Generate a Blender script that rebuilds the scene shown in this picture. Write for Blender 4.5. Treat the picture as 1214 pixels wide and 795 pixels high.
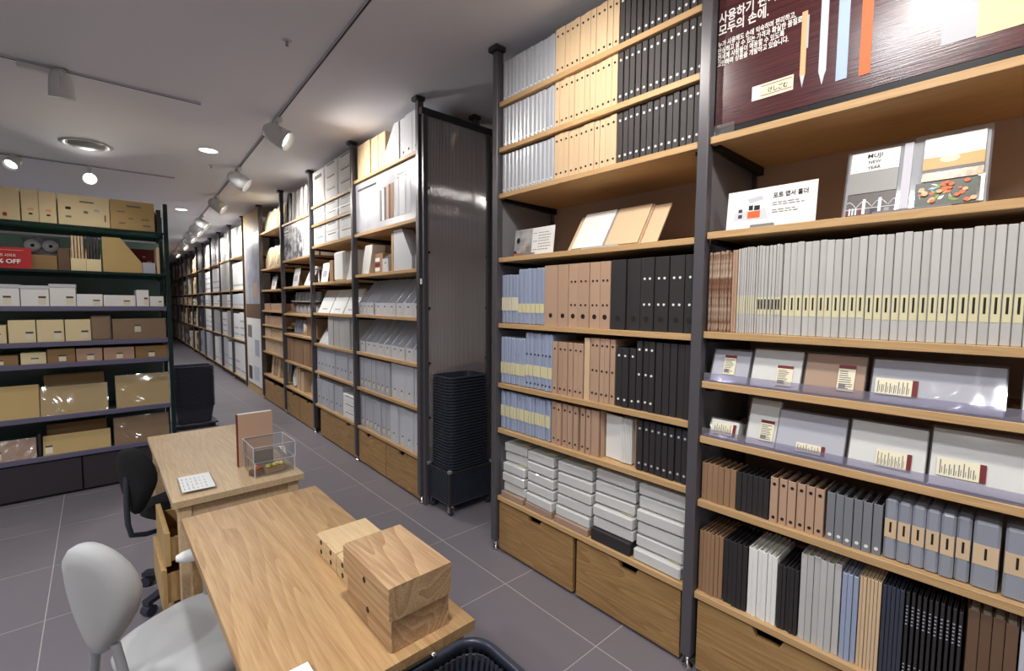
import bpy, math, random
from mathutils import Vector, Matrix
random.seed(7)
for _o in list(bpy.data.objects): bpy.data.objects.remove(_o)
SC = bpy.context.scene
COL = SC.collection
R = math.radians

# ---------------------------------------------------------------- camera, world, exposure
CAM_Z, F_PX = 1.4886, 548.68
yaw, pitch, roll = R(41.965), R(3.962), R(0.428)
fwd = Vector((math.sin(yaw)*math.cos(pitch), math.cos(yaw)*math.cos(pitch), -math.sin(pitch)))
rgt = Vector((math.cos(yaw), -math.sin(yaw), 0)); upv = rgt.cross(fwd)
r2 = rgt*math.cos(roll)+upv*math.sin(roll); u2 = upv*math.cos(roll)-rgt*math.sin(roll)
cd = bpy.data.cameras.new('camera'); cam = bpy.data.objects.new('camera', cd); COL.objects.link(cam)
m = Matrix.Identity(4)
for i in range(3):
    m[i][0], m[i][1], m[i][2] = r2[i], u2[i], -fwd[i]
m[0][3], m[1][3], m[2][3] = 0, 0, CAM_Z
cam.matrix_world = m
cd.sensor_width = 36; cd.lens = F_PX/1214*36; cd.clip_start = .02; cd.clip_end = 200
SC.camera = cam
w = bpy.data.worlds.new('world'); SC.world = w; w.use_nodes = True
w.node_tree.nodes['Background'].inputs[0].default_value = (.02, .02, .022, 1)
w.node_tree.nodes['Background'].inputs[1].default_value = 1
SC.view_settings.view_transform = 'Standard'; SC.view_settings.look = 'None'
SC.view_settings.gamma = 1; SC.view_settings.use_curve_mapping = False
SC.view_settings.exposure = -0.12
SPOT_W, SPOT_NEAR, DOWN_W = 64, 44, 24

def spot(loc, target, power, size=R(75), blend=.8, col=(1, .945, .875), rad=.05, parent=None):
    l = bpy.data.lights.new('spot_beam', 'SPOT'); l.energy = power; l.spot_size = size; l.spot_blend = blend
    l.color = col; l.shadow_soft_size = rad
    o = bpy.data.objects.new('spot_beam', l); COL.objects.link(o)
    o.location = loc; o.rotation_euler = (Vector(target)-Vector(loc)).to_track_quat('-Z', 'Y').to_euler()
    return o
def disc_light(loc, power, size=.2, col=(.95, .975, 1.0)):
    l = bpy.data.lights.new('downlight_beam', 'AREA'); l.shape = 'DISK'; l.size = size; l.energy = power; l.color = col
    l.spread = R(150)
    o = bpy.data.objects.new('downlight_beam', l); COL.objects.link(o); o.location = loc
    return o

# ---------------------------------------------------------------- mesh kit
class MB:
    def __init__(s): s.v = []; s.f = []; s.mi = []; s.sm = []
    def add(s, v, f, mi=0, sm=False):
        n = len(s.v); s.v += [tuple(p) for p in v]
        for q in f: s.f.append(tuple(i+n for i in q)); s.mi.append(mi); s.sm.append(sm)
        return s
    def box(s, x0, x1, y0, y1, z0, z1, b=0, mi=0):
        if b <= 0:
            v = [(x, y, z) for z in (z0, z1) for y in (y0, y1) for x in (x0, x1)]
            return s.add(v, [(0, 2, 3, 1), (4, 5, 7, 6), (0, 1, 5, 4), (2, 6, 7, 3), (0, 4, 6, 2), (1, 3, 7, 5)], mi)
        b = min(b, (x1-x0)*.49, (y1-y0)*.49, (z1-z0)*.49)
        v = []; idx = {}
        for sx in (0, 1):
            for sy in (0, 1):
                for sz in (0, 1):
                    for a in range(3):
                        p = [(x1 if sx else x0), (y1 if sy else y0), (z1 if sz else z0)]
                        for k, sg in enumerate((sx, sy, sz)):
                            if k != a: p[k] += -b if sg else b
                        idx[sx, sy, sz, a] = len(v); v.append(p)
        f = []
        for a in range(3):
            o1, o2 = [k for k in range(3) if k != a]
            for sa in (0, 1):
                q = []
                for (c1, c2) in ((0, 0), (1, 0), (1, 1), (0, 1)):
                    t = [0, 0, 0]; t[a] = sa; t[o1] = c1; t[o2] = c2; q.append(idx[t[0], t[1], t[2], a])
                f.append(q)
            for c1 in (0, 1):
                for c2 in (0, 1):
                    q = []
                    for sa, ax in ((0, o1), (1, o1), (1, o2), (0, o2)):
                        t = [0, 0, 0]; t[a] = sa; t[o1] = c1; t[o2] = c2; q.append(idx[t[0], t[1], t[2], ax])
                    f.append(q)
        for sx in (0, 1):
            for sy in (0, 1):
                for sz in (0, 1): f.append([idx[sx, sy, sz, a] for a in range(3)])
        c = Vector(((x0+x1)/2, (y0+y1)/2, (z0+z1)/2)); ff = []
        for q in f:
            P = [Vector(v[i]) for i in q]; n = (P[1]-P[0]).cross(P[2]-P[0]); mid = sum(P, Vector())/len(P)
            ff.append(q if n.dot(mid-c) > 0 else q[::-1])
        return s.add(v, ff, mi)
    def prism(s, poly, axis, a, b, mi=0, sm=False):
        # poly: 2D list; axis 'x': (y,z), 'y': (x,z), 'z': (x,y), extruded a..b
        def P(p, t): return {'x': (t, p[0], p[1]), 'y': (p[0], t, p[1]), 'z': (p[0], p[1], t)}[axis]
        n = len(poly); v = [P(p, a) for p in poly]+[P(p, b) for p in poly]
        ar = sum(poly[i][0]*poly[(i+1) % n][1]-poly[(i+1) % n][0]*poly[i][1] for i in range(n))
        fl = (ar > 0) != (axis == 'y')
        caps = [tuple(range(n))[::-1], tuple(range(n, 2*n))]; sides = [(i, (i+1) % n, n+(i+1) % n, n+i) for i in range(n)]
        if (b < a): fl = not fl
        if not fl: caps = [c[::-1] for c in caps]; sides = [c[::-1] for c in sides]
        s.add(v, caps, mi); k = len(s.v)-2*n
        for q in sides: s.f.append(tuple(i+k for i in q)); s.mi.append(mi); s.sm.append(sm)
        return s
    def tube(s, pts, r, n=8, mi=0, cap=True):
        pts = [Vector(p) for p in pts]; rs = r if isinstance(r, (list, tuple)) else [r]*len(pts)
        v = []; prev = None
        for i, p in enumerate(pts):
            t = (pts[min(i+1, len(pts)-1)]-pts[max(i-1, 0)]).normalized()
            if prev is None: a = t.orthogonal().normalized()
            else: a = (prev-t*prev.dot(t)).normalized()
            prev = a; bb = t.cross(a)
            for k in range(n):
                th = 2*math.pi*k/n; v.append(p+(a*math.cos(th)+bb*math.sin(th))*rs[i])
        f = []
        for i in range(len(pts)-1):
            for k in range(n): f.append((i*n+k, i*n+(k+1) % n, (i+1)*n+(k+1) % n, (i+1)*n+k))
        s.add(v, f, mi, True)
        if cap: s.add(v, [tuple(range(n))[::-1], tuple(range((len(pts)-1)*n, len(pts)*n))], mi)
        return s
    def lathe(s, prof, n=16, c=(0, 0, 0), mi=0, sm=True):
        v = []
        for r_, z in prof:
            for k in range(n):
                th = 2*math.pi*k/n; v.append((c[0]+r_*math.cos(th), c[1]+r_*math.sin(th), c[2]+z))
        f = []
        for i in range(len(prof)-1):
            for k in range(n): f.append((i*n+k, i*n+(k+1) % n, (i+1)*n+(k+1) % n, (i+1)*n+k))
        return s.add(v, f, mi, sm)
    def rings(s, rings, closed=True, cap0=False, cap1=False, mi=0, sm=True):
        n = len(rings[0]); v = [p for r_ in rings for p in r_]; f = []
        for i in range(len(rings)-1):
            for k in range(n if closed else n-1): f.append((i*n+k, i*n+(k+1) % n, (i+1)*n+(k+1) % n, (i+1)*n+k))
        if cap0: f.append(tuple(range(n))[::-1])
        if cap1: f.append(tuple(range((len(rings)-1)*n, len(rings)*n)))
        return s.add(v, f, mi, sm)
    def build(s, name, *mats):
        me = bpy.data.meshes.new(name); me.from_pydata(s.v, [], s.f)
        for q in mats: me.materials.append(M[q] if isinstance(q, str) else q)
        if any(s.mi): me.polygons.foreach_set('material_index', s.mi)
        if any(s.sm): me.polygons.foreach_set('use_smooth', s.sm)
        me.update(); return me

CACHE = {}
def cached(key, fn):
    if key not in CACHE: CACHE[key] = fn()
    return CACHE[key]
def boxmesh(x0, x1, y0, y1, z0, z1, mat, b=0):
    key = ('box', round(x0, 4), round(x1, 4), round(y0, 4), round(y1, 4), round(z0, 4), round(z1, 4), mat, b)
    return cached(key, lambda: MB().box(x0, x1, y0, y1, z0, z1, b).build('box', mat))

def thing(name, label, cat, loc=(0, 0, 0), rz=0, group=None, mesh=None, kind=None, rot=None):
    o = bpy.data.objects.new(name, mesh); COL.objects.link(o)
    o.location = loc; o.rotation_euler = rot if rot else (0, 0, rz)
    if mesh is None: o.empty_display_size = .05
    o['label'] = label; o['category'] = cat
    if group: o['group'] = group
    if kind: o['kind'] = kind
    return o
def part(name, mesh, parent, loc=(0, 0, 0), rot=(0, 0, 0), label=None):
    o = bpy.data.objects.new(name, mesh); COL.objects.link(o); o.parent = parent
    o.location = loc; o.rotation_euler = rot
    if label: o['label'] = label
    return o
def struct(name, mesh, loc=(0, 0, 0), label=None, cat=None):
    o = bpy.data.objects.new(name, mesh); COL.objects.link(o); o.location = loc; o['kind'] = 'structure'
    if label: o['label'] = label
    if cat: o['category'] = cat
    return o
def textmesh(body, size, mat, align='LEFT', ext=.0004, sx=1.0, bold=.012):
    c = bpy.data.curves.new('lettering', 'FONT'); c.body = body; c.size = size; c.align_x = align; c.extrude = ext; c.resolution_u = 3
    c.space_line = 1.0; c.offset = size*bold
    o = bpy.data.objects.new('lettering', c); COL.objects.link(o); bpy.context.view_layer.update()
    me = bpy.data.meshes.new_from_object(o.evaluated_get(bpy.context.evaluated_depsgraph_get()))
    bpy.data.objects.remove(o); bpy.data.curves.remove(c)
    for v in me.vertices: v.co.x *= sx
    me.materials.clear(); me.materials.append(M[mat]); return me
_ONES = 'first second third fourth fifth sixth seventh eighth ninth tenth eleventh twelfth thirteenth fourteenth fifteenth sixteenth seventeenth eighteenth nineteenth'.split()
_TENS = {2: 'twent', 3: 'thirt', 4: 'fort', 5: 'fift', 6: 'sixt', 7: 'sevent'}
def nth(n):
    if n < 20: return _ONES[n-1]
    t, u = divmod(n, 10)
    return _TENS[t]+'ieth' if u == 0 else _TENS[t]+'y-'+_ONES[u-1]

# ---------------------------------------------------------------- materials
M = {}
def lin(c): return tuple(((x/255)/12.92 if x/255 <= .04045 else ((x/255+.055)/1.055)**2.4) for x in c)+(1,)
def mat(name, rgb, rough=.55, metal=0, spec=.4, alpha=1, vary=0, bump=0, bscale=200, trans=0, emis=None, estr=0, coat=0):
    k = bpy.data.materials.new(name); k.use_nodes = True; N = k.node_tree.nodes; Lk = k.node_tree.links
    p = N['Principled BSDF']; c = lin(rgb)
    p.inputs['Base Color'].default_value = c; p.inputs['Roughness'].default_value = rough; p.inputs['Metallic'].default_value = metal
    p.inputs['Specular IOR Level'].default_value = spec; p.inputs['Alpha'].default_value = alpha
    p.inputs['Transmission Weight'].default_value = trans; p.inputs['Coat Weight'].default_value = coat
    if emis: p.inputs['Emission Color'].default_value = lin(emis); p.inputs['Emission Strength'].default_value = estr
    if vary:
        oi = N.new('ShaderNodeObjectInfo'); tc = N.new('ShaderNodeTexCoord'); no = N.new('ShaderNodeTexNoise'); no.inputs['Scale'].default_value = 9
        Lk.new(tc.outputs['Object'], no.inputs['Vector'])
        ad = N.new('ShaderNodeMath'); ad.operation = 'ADD'; Lk.new(oi.outputs['Random'], ad.inputs[0]); Lk.new(no.outputs['Fac'], ad.inputs[1])
        mr = N.new('ShaderNodeMapRange'); mr.inputs[1].default_value = .3; mr.inputs[2].default_value = 1.7; mr.inputs[3].default_value = 1-vary; mr.inputs[4].default_value = 1+vary
        Lk.new(ad.outputs[0], mr.inputs[0])
        hs = N.new('ShaderNodeHueSaturation'); hs.inputs['Color'].default_value = c; Lk.new(mr.outputs[0], hs.inputs['Value']); Lk.new(hs.outputs[0], p.inputs['Base Color'])
    if bump:
        tc = N.new('ShaderNodeTexCoord'); no = N.new('ShaderNodeTexNoise'); no.inputs['Scale'].default_value = bscale
        Lk.new(tc.outputs['Object'], no.inputs['Vector']); b = N.new('ShaderNodeBump'); b.inputs['Strength'].default_value = bump; b.inputs['Distance'].default_value = .01
        Lk.new(no.outputs['Fac'], b.inputs['Height']); Lk.new(b.outputs[0], p.inputs['Normal'])
    M[name] = k; return k
def wood(name, light, dark, axis='x', rough=.5, ring=1.0, planks=0, figure=.5):
    k = bpy.data.materials.new(name); k.use_nodes = True; N = k.node_tree.nodes; L = k.node_tree.links; p = N['Principled BSDF']
    tc = N.new('ShaderNodeTexCoord'); oi = N.new('ShaderNodeObjectInfo')
    off = N.new('ShaderNodeVectorMath'); off.operation = 'MULTIPLY_ADD'
    cb = N.new('ShaderNodeCombineXYZ')
    for i in range(3): L.new(oi.outputs['Random'], cb.inputs[i])
    L.new(cb.outputs[0], off.inputs[0]); off.inputs[1].default_value = (7.3, 3.1, 5.7); L.new(tc.outputs['Object'], off.inputs[2])
    vec = off.outputs[0]
    if planks:
        sp = N.new('ShaderNodeSeparateXYZ'); L.new(tc.outputs['Object'], sp.inputs[0])
        src = sp.outputs[1] if axis == 'x' else sp.outputs[0]
        q = N.new('ShaderNodeMath'); q.operation = 'DIVIDE'; L.new(src, q.inputs[0]); q.inputs[1].default_value = planks
        fl = N.new('ShaderNodeMath'); fl.operation = 'FLOOR'; L.new(q.outputs[0], fl.inputs[0])
        wn = N.new('ShaderNodeTexWhiteNoise'); wn.noise_dimensions = '1D'; L.new(fl.outputs[0], wn.inputs['W'])
        o2 = N.new('ShaderNodeVectorMath'); o2.operation = 'MULTIPLY_ADD'; L.new(wn.outputs['Color'], o2.inputs[0]); o2.inputs[1].default_value = (4, 1, 4); L.new(vec, o2.inputs[2]); vec = o2.outputs[0]
    mp = N.new('ShaderNodeMapping'); L.new(vec, mp.inputs[0])
    mp.inputs['Scale'].default_value = {'x': (.09, 1, 1), 'y': (1, .09, 1), 'z': (1, 1, .09)}[axis]
    wv = N.new('ShaderNodeTexNoise'); wv.inputs['Scale'].default_value = 5*ring; wv.inputs['Detail'].default_value = 1.5; wv.inputs['Distortion'].default_value = .3
    L.new(mp.outputs[0], wv.inputs['Vector'])
    mu = N.new('ShaderNodeMath'); mu.operation = 'MULTIPLY'; L.new(wv.outputs['Fac'], mu.inputs[0]); mu.inputs[1].default_value = 20
    fr = N.new('ShaderNodeMath'); fr.operation = 'FRACT'; L.new(mu.outputs[0], fr.inputs[0])
    fine = N.new('ShaderNodeTexNoise'); fine.inputs['Scale'].default_value = 230; fine.inputs['Detail'].default_value = 2
    mp2 = N.new('ShaderNodeMapping'); L.new(vec, mp2.inputs[0]); mp2.inputs['Scale'].default_value = {'x': (.035, 1, 1), 'y': (1, .035, 1), 'z': (1, 1, .035)}[axis]
    L.new(mp2.outputs[0], fine.inputs['Vector'])
    a = N.new('ShaderNodeMath'); a.operation = 'MULTIPLY_ADD'; L.new(fr.outputs[0], a.inputs[0]); a.inputs[1].default_value = figure
    mf = N.new('ShaderNodeMath'); mf.operation = 'MULTIPLY_ADD'; L.new(fine.outputs['Fac'], mf.inputs[0]); mf.inputs[1].default_value = 1.25; mf.inputs[2].default_value = -.38
    L.new(mf.outputs[0], a.inputs[2])
    rp = N.new('ShaderNodeValToRGB'); rp.color_ramp.elements[0].color = lin(light); rp.color_ramp.elements[1].color = lin(dark)
    rp.color_ramp.elements[0].position = .05; rp.color_ramp.elements[1].position = 1.05
    L.new(a.outputs[0], rp.inputs[0]); col = rp.outputs[0]
    if planks:
        hs = N.new('ShaderNodeHueSaturation'); L.new(col, hs.inputs['Color'])
        mr = N.new('ShaderNodeMapRange'); mr.inputs[3].default_value = .88; mr.inputs[4].default_value = 1.1; L.new(wn.outputs['Value'], mr.inputs[0]); L.new(mr.outputs[0], hs.inputs['Value']); col = hs.outputs[0]
    hv = N.new('ShaderNodeHueSaturation'); mv = N.new('ShaderNodeMapRange'); mv.inputs[3].default_value = .90; mv.inputs[4].default_value = 1.06
    L.new(oi.outputs['Random'], mv.inputs[0]); L.new(mv.outputs[0], hv.inputs['Value']); L.new(col, hv.inputs['Color']); col = hv.outputs[0]
    L.new(col, p.inputs['Base Color']); p.inputs['Roughness'].default_value = rough; p.inputs['Specular IOR Level'].default_value = .35
    b = N.new('ShaderNodeBump'); b.inputs['Strength'].default_value = .15; b.inputs['Distance'].default_value = .002; L.new(fine.outputs['Fac'], b.inputs['Height']); L.new(b.outputs[0], p.inputs['Normal'])
    M[name] = k; return k
def clear(name, tint, opac=.12, rough=.05, gl=1.0, flutes=0, base=(235, 238, 240), crinkle=0):
    # thin clear plastic: see-through with a fresnel gloss and a little haze
    k = bpy.data.materials.new(name); k.use_nodes = True; N = k.node_tree.nodes; L = k.node_tree.links
    N.remove(N['Principled BSDF']); out = N['Material Output']
    tr = N.new('ShaderNodeBsdfTransparent'); tr.inputs[0].default_value = lin(tint)
    df = N.new('ShaderNodeBsdfDiffuse'); df.inputs[0].default_value = lin(base)
    mx = N.new('ShaderNodeMixShader'); mx.inputs[0].default_value = opac; L.new(tr.outputs[0], mx.inputs[1]); L.new(df.outputs[0], mx.inputs[2])
    g = N.new('ShaderNodeBsdfGlossy'); g.inputs['Roughness'].default_value = rough
    lw = N.new('ShaderNodeLayerWeight'); lw.inputs['Blend'].default_value = .5
    pw = N.new('ShaderNodeMath'); pw.operation = 'POWER'; pw.inputs[1].default_value = 5; L.new(lw.outputs['Facing'], pw.inputs[0])
    mm = N.new('ShaderNodeMath'); mm.operation = 'MULTIPLY_ADD'; mm.inputs[1].default_value = .6; mm.inputs[2].default_value = .035*gl; L.new(pw.outputs[0], mm.inputs[0])
    m2 = N.new('ShaderNodeMixShader'); L.new(mm.outputs[0], m2.inputs[0]); L.new(mx.outputs[0], m2.inputs[1]); L.new(g.outputs[0], m2.inputs[2])
    if flutes:
        tc = N.new('ShaderNodeTexCoord'); wv = N.new('ShaderNodeTexWave'); wv.bands_direction = 'Y'; wv.inputs['Scale'].default_value = flutes
        L.new(tc.outputs['Object'], wv.inputs[0]); b = N.new('ShaderNodeBump'); b.inputs['Strength'].default_value = .35; b.inputs['Distance'].default_value = .004
        L.new(wv.outputs['Fac'], b.inputs['Height']); L.new(b.outputs[0], g.inputs['Normal'])
    if crinkle:
        tc = N.new('ShaderNodeTexCoord'); no = N.new('ShaderNodeTexNoise'); no.inputs['Scale'].default_value = crinkle; no.inputs['Detail'].default_value = 1; no.inputs['Distortion'].default_value = 1.5
        L.new(tc.outputs['Object'], no.inputs[0]); b = N.new('ShaderNodeBump'); b.inputs['Strength'].default_value = .55; b.inputs['Distance'].default_value = .03
        L.new(no.outputs['Fac'], b.inputs['Height']); L.new(b.outputs[0], g.inputs['Normal'])
    L.new(m2.outputs[0], out.inputs[0]); M[name] = k; return k

wood('shelf_oak', (208, 172, 124), (178, 138, 92), 'x', .5, 1, figure=.22)
wood('desk_oak', (196, 160, 114), (158, 118, 76), 'y', .40, 1.0, figure=.42)
wood('desk_ash', (214, 188, 150), (186, 152, 112), 'y', .45, .8, figure=.3)
wood('drawer_oak', (186, 148, 98), (136, 100, 58), 'x', .5, 1.3, figure=.42)
wood('box_oak', (206, 172, 132), (162, 124, 88), 'y', .5, 1.3, figure=.6)
wood('pale_oak', (220, 192, 150), (192, 158, 112), 'y', .5, .8, figure=.2)
wood('panel_oak', (205, 172, 120), (180, 140, 90), 'z', .5, .6, figure=.3)
mat('steel', (92, 89, 94), .36, .25, vary=.05, spec=.5)
mat('dark_steel', (58, 56, 60), .4, .2)
mat('black_metal', (22, 22, 24), .45, .3)
mat('chrome', (215, 215, 218), .15, 1)
mat('taupe', (186, 162, 144), .7, bump=.04)
mat('ceiling', (222, 223, 230), .85, bump=.03, bscale=60)
mat('wall', (196, 190, 184), .8)
mat('tile', (124, 118, 124), .42, spec=.35, vary=.035, bump=.02, bscale=300)
mat('grout', (178, 172, 168), .85)
mat('kraft', (216, 188, 152), .7, vary=.04)
mat('kraft_brown', (188, 155, 130), .7, vary=.06)
mat('kraft_deep', (158, 124, 94), .7, vary=.10)
mat('brown', (108, 82, 64), .65, vary=.10)
mat('card_cream', (232, 214, 168), .7, vary=.05)
mat('charcoal', (66, 62, 63), .6, vary=.05)
mat('near_black', (50, 47, 49), .55, vary=.06)
mat('black_cloth', (24, 24, 26), .9, bump=.2, bscale=900)
mat('black_plastic', (52, 55, 66), .30, vary=.04)
mat('clear_file', (176, 180, 188), .3, spec=.6, vary=.05, coat=.3)
mat('blue_file', (158, 169, 194), .32, spec=.6, vary=.06, coat=.3)
mat('milky_file', (196, 194, 191), .35, spec=.5, vary=.09, coat=.2)
mat('grey_file', (206, 208, 215), .4, vary=.03)
mat('card_plastic', (150, 154, 165), .3, spec=.6, vary=.05, coat=.3)
mat('grey_solid', (184, 186, 194), .5, vary=.04)
mat('grey_cloth', (128, 130, 136), .7, vary=.05)
mat('white', (236, 235, 232), .5)
mat('paper', (238, 237, 233), .65, vary=.02)
mat('paper_grey', (198, 198, 208), .6)
mat('page', (222, 212, 192), .8)
mat('page_dark', (58, 52, 48), .8)
mat('label_yellow', (224, 215, 172), .6, vary=.03)
mat('label_cream', (232, 224, 196), .6)
mat('ink', (30, 28, 28), .6)
mat('ink_grey', (120, 118, 116), .6)
mat('maroon', (110, 24, 30), .55)
mat('red', (178, 40, 42), .5)
mat('orange', (226, 104, 50), .5)
mat('skin_tone', (232, 176, 130), .5)
mat('sky_blue', (170, 190, 214), .5)
mat('navy', (58, 62, 76), .6)
mat('photo_grey', (138, 136, 134), .4)
mat('photo_dark', (74, 66, 64), .4)
mat('photo_green', (52, 58, 40), .4)
mat('photo_gold', (206, 146, 62), .4)
mat('leaf', (140, 170, 70), .6)
mat('yellow', (228, 204, 90), .5)
mat('fixture', (206, 206, 204), .45)
mat('fixture_glow', (255, 255, 255), .5, emis=(255, 250, 240), estr=9)
mat('fabric_white', (184, 183, 182), .9, bump=.15, bscale=700)
mat('shell_grey', (150, 150, 152), .5)
mat('green_steel', (30, 52, 50), .4, .4)
mat('rail_lilac', (104, 100, 124), .35, spec=.6)
mat('base_panel', (58, 52, 56), .45)
mat('teal_back', (80, 96, 94), .3, spec=.5)
mat('teal_lit_glass', (170, 200, 196), .25, spec=.6)  # opaque and lighter than teal_back: the glow of lit glass put into the colour
mat('kraft_gold', (196, 168, 112), .65, vary=.06)
mat('kraft_dim', (150, 118, 78), .65, vary=.08)
mat('brass', (196, 164, 92), .4, .8)
clear('acrylic', (252, 252, 252), .03, .03, 1.0)
clear('film', (247, 247, 247), .05, .09, 2.0, crinkle=4)
clear('sleeve', (247, 247, 247), .06, .06, 1.6)
clear('lip', (232, 230, 240), .16, .08, 1.4, base=(196, 195, 208))
clear('green_glass', (170, 215, 203), .22, .04, 1.2, base=(120, 170, 160))
clear('poly_panel', (205, 200, 202), .58, .07, 7.0, base=(172, 163, 162))
clear('side_clear', (205, 207, 212), .5, .10, 3.0, base=(172, 172, 180))
def burgundy():
    k = wood('burgundy_print', (92, 48, 50), (44, 20, 26), 'x', .24, 1.6, figure=.35)
    k.node_tree.nodes['Principled BSDF'].inputs['Specular IOR Level'].default_value = .6
burgundy()
def poster_mat(name, c1, c2, scale):
    k = mat(name, c1, .25, spec=.5); N = k.node_tree.nodes; L = k.node_tree.links
    tc = N.new('ShaderNodeTexCoord'); n = N.new('ShaderNodeTexNoise'); n.inputs['Scale'].default_value = scale; n.inputs['Detail'].default_value = 4
    L.new(tc.outputs['Object'], n.inputs['Vector']); r_ = N.new('ShaderNodeValToRGB'); r_.color_ramp.elements[0].color = lin(c1); r_.color_ramp.elements[1].color = lin(c2)
    r_.color_ramp.elements[0].position = .4; r_.color_ramp.elements[1].position = .62
    L.new(n.outputs['Fac'], r_.inputs[0]); L.new(r_.outputs[0], N['Principled BSDF'].inputs['Base Color'])
poster_mat('print_pale', (196, 196, 204), (172, 173, 184), 3)
poster_mat('print_scene', (90, 90, 100), (208, 206, 206), 9)
poster_mat('print_field', (206, 150, 70), (110, 68, 34), 60)
poster_mat('print_cloud', (186, 186, 184), (140, 142, 146), 14)
poster_mat('marble_brown', (124, 86, 66), (190, 168, 148), 40)

# ---------------------------------------------------------------- setting
X0, X1, Y0, Y1, CEIL = -5.0, 2.95, -3.2, 27.0, 2.93
fl = struct('floor', boxmesh(X0, X1, Y0, Y1, -.06, -.0012, 'grout'), label='grey tiled shop floor with pale joints')
TX, TY = 1.565, 2.378                                   # a joint crossing seen in the aisle
tm = MB().box(-.2978, .2978, -.2978, .2978, -.01, 0, .0012).build('tile', 'tile')
n_t = 0
for i in range(-7, 2):
    for j in range(-5, 26):
        cx, cy = TX+.3+.6*i, TY+.3+.6*j
        if cx+.3 > X1 or (i < -5 and j > 3) or (cy < -.9): continue
        part('tile', tm, fl, (cx, cy, 0)); n_t += 1
far_tiles = MB()
for i in range(-10, 2):
    for j in range(-9, 41):
        cx, cy = TX+.3+.6*i, TY+.3+.6*j
        if -7 <= i < 2 and -5 <= j < 26 and not (cx+.3 > X1 or (i < -5 and j > 3) or (cy < -.9)): continue
        xa, xb = max(cx-.2978, X0), min(cx+.2978, X1); ya, yb = max(cy-.2978, Y0), min(cy+.2978, Y1)
        if xb-xa > .02 and yb-ya > .02: far_tiles.box(xa, xb, ya, yb, -.01, 0)
o = part('outer_tiles', far_tiles.build('outer_tiles', 'tile'), fl); o['kind'] = 'stuff'
struct('ceiling', boxmesh(X0, X1, Y0, Y1, CEIL, CEIL+.1, 'ceiling'), label='flat off-white shop ceiling')
struct('wall_right', boxmesh(X1, X1+.1, Y0, Y1, 0, CEIL, 'wall'), label='wall behind the tall shelves')
struct('wall_left', boxmesh(X0-.1, X0, Y0, Y1, 0, CEIL, 'wall'), label='far left shop wall')
struct('wall_back', boxmesh(X0, X1, Y1, Y1+.1, 0, CEIL, 'wall'), label='wall at the far end of the aisle')
struct('wall_front', boxmesh(X0, X1, Y0-.1, Y0, 0, CEIL, 'wall'), label='wall behind the viewer')

class Fr:
    def __init__(s, x, y, rz): s.x, s.y, s.rz = x, y, rz; s.c, s.s = math.cos(rz), math.sin(rz)
    def w(s, lx, ly, z): return (s.x+s.c*lx-s.s*ly, s.y+s.s*lx+s.c*ly, z)
    def sub(s, lx): p = s.w(lx, 0, 0); return Fr(p[0], p[1], s.rz)
def put(fr, name, label, cat, lx, ly, z, mesh=None, group=None, rz=0, rx=0):
    return thing(name, label, cat, fr.w(lx, ly, z), 0, group, mesh, rot=(rx, 0, fr.rz+rz))

# ---------------------------------------------------------------- shelving runs
PW = .042
def shelving(name, label, fr, W, bays, depth=.50, group=None, ht=2.92, backs=True, sides=(0,), back_mat='taupe'):
    root = thing(name, label, 'shelf unit', (fr.x, fr.y, 0), fr.rz, group)
    pm = cached(('post', ht), lambda: MB().box(-PW/2, PW/2, -.014, .032, .06, ht-.02, .003).build('post', 'steel'))
    cap = cached(('cap', ht), lambda: MB().prism([(-.035, -.035), (.035, -.035), (.035, .035), (-.035, .035)], 'z', ht-.02, ht+.005).build('cap', 'dark_steel'))
    foot = cached('foot', lambda: MB().lathe([(0, 0), (.022, 0), (.022, .012), (.009, .02), (.009, .065), (0, .065)], 12).build('foot', 'chrome'))
    for i in range(len(bays)+1):
        for ly in (0, depth-.03):
            p = part('post', pm, root, (i*W, ly, 0)); part('top_plate', cap, p); part('foot', foot, p, (0, .01, 0))
    for i, zs in enumerate(bays):
        sm_ = cached(('shelf', W, depth), lambda: MB().box(PW/2+.002, W-PW/2-.002, 0, depth-.035, -.026, 0, .0015).build('shelf', 'shelf_oak'))
        br = cached(('bracket', depth), lambda: MB().prism([(.03, -.027), (depth-.04, -.027), (depth-.04, -.06), (.03, -.042)], 'x', -.012, .012).build('bracket', 'black_metal'))
        for z in zs:
            part('shelf', sm_, root, (i*W, 0, z))
            for e in (PW/2+.016, W-PW/2-.016): part('bracket', br, root, (i*W+e, 0, z))
        if backs:
            part('back_panel', boxmesh(PW/2, W-PW/2, depth-.032, depth-.02, .05, ht-.05, back_mat), root, (i*W, 0, 0))
    for i in sides:
        zs = sorted(bays[min(i, len(bays)-1)])
        for a, b in zip(zs, zs[1:]+[ht-.02]):
            if b-a < .1: continue
            y0_, y1_, z0_, z1_, rr = .034, depth-.045, a+.004, b-.034, .045
            poly = [(y1_, z0_), (y1_, z1_)]+[(y0_+rr-rr*math.sin(t), z1_-rr+rr*math.cos(t)) for t in [R(d) for d in (0, 22, 45, 68, 90)]]+[(y0_+rr-rr*math.cos(t), z0_+rr-rr*math.sin(t)) for t in [R(d) for d in (0, 22, 45, 68, 90)]]
            part('side_panel', MB().prism(poly, 'x', -.003, .003).build('side_panel', 'side_clear'), root, (i*W, 0, 0))
    return root
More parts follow.
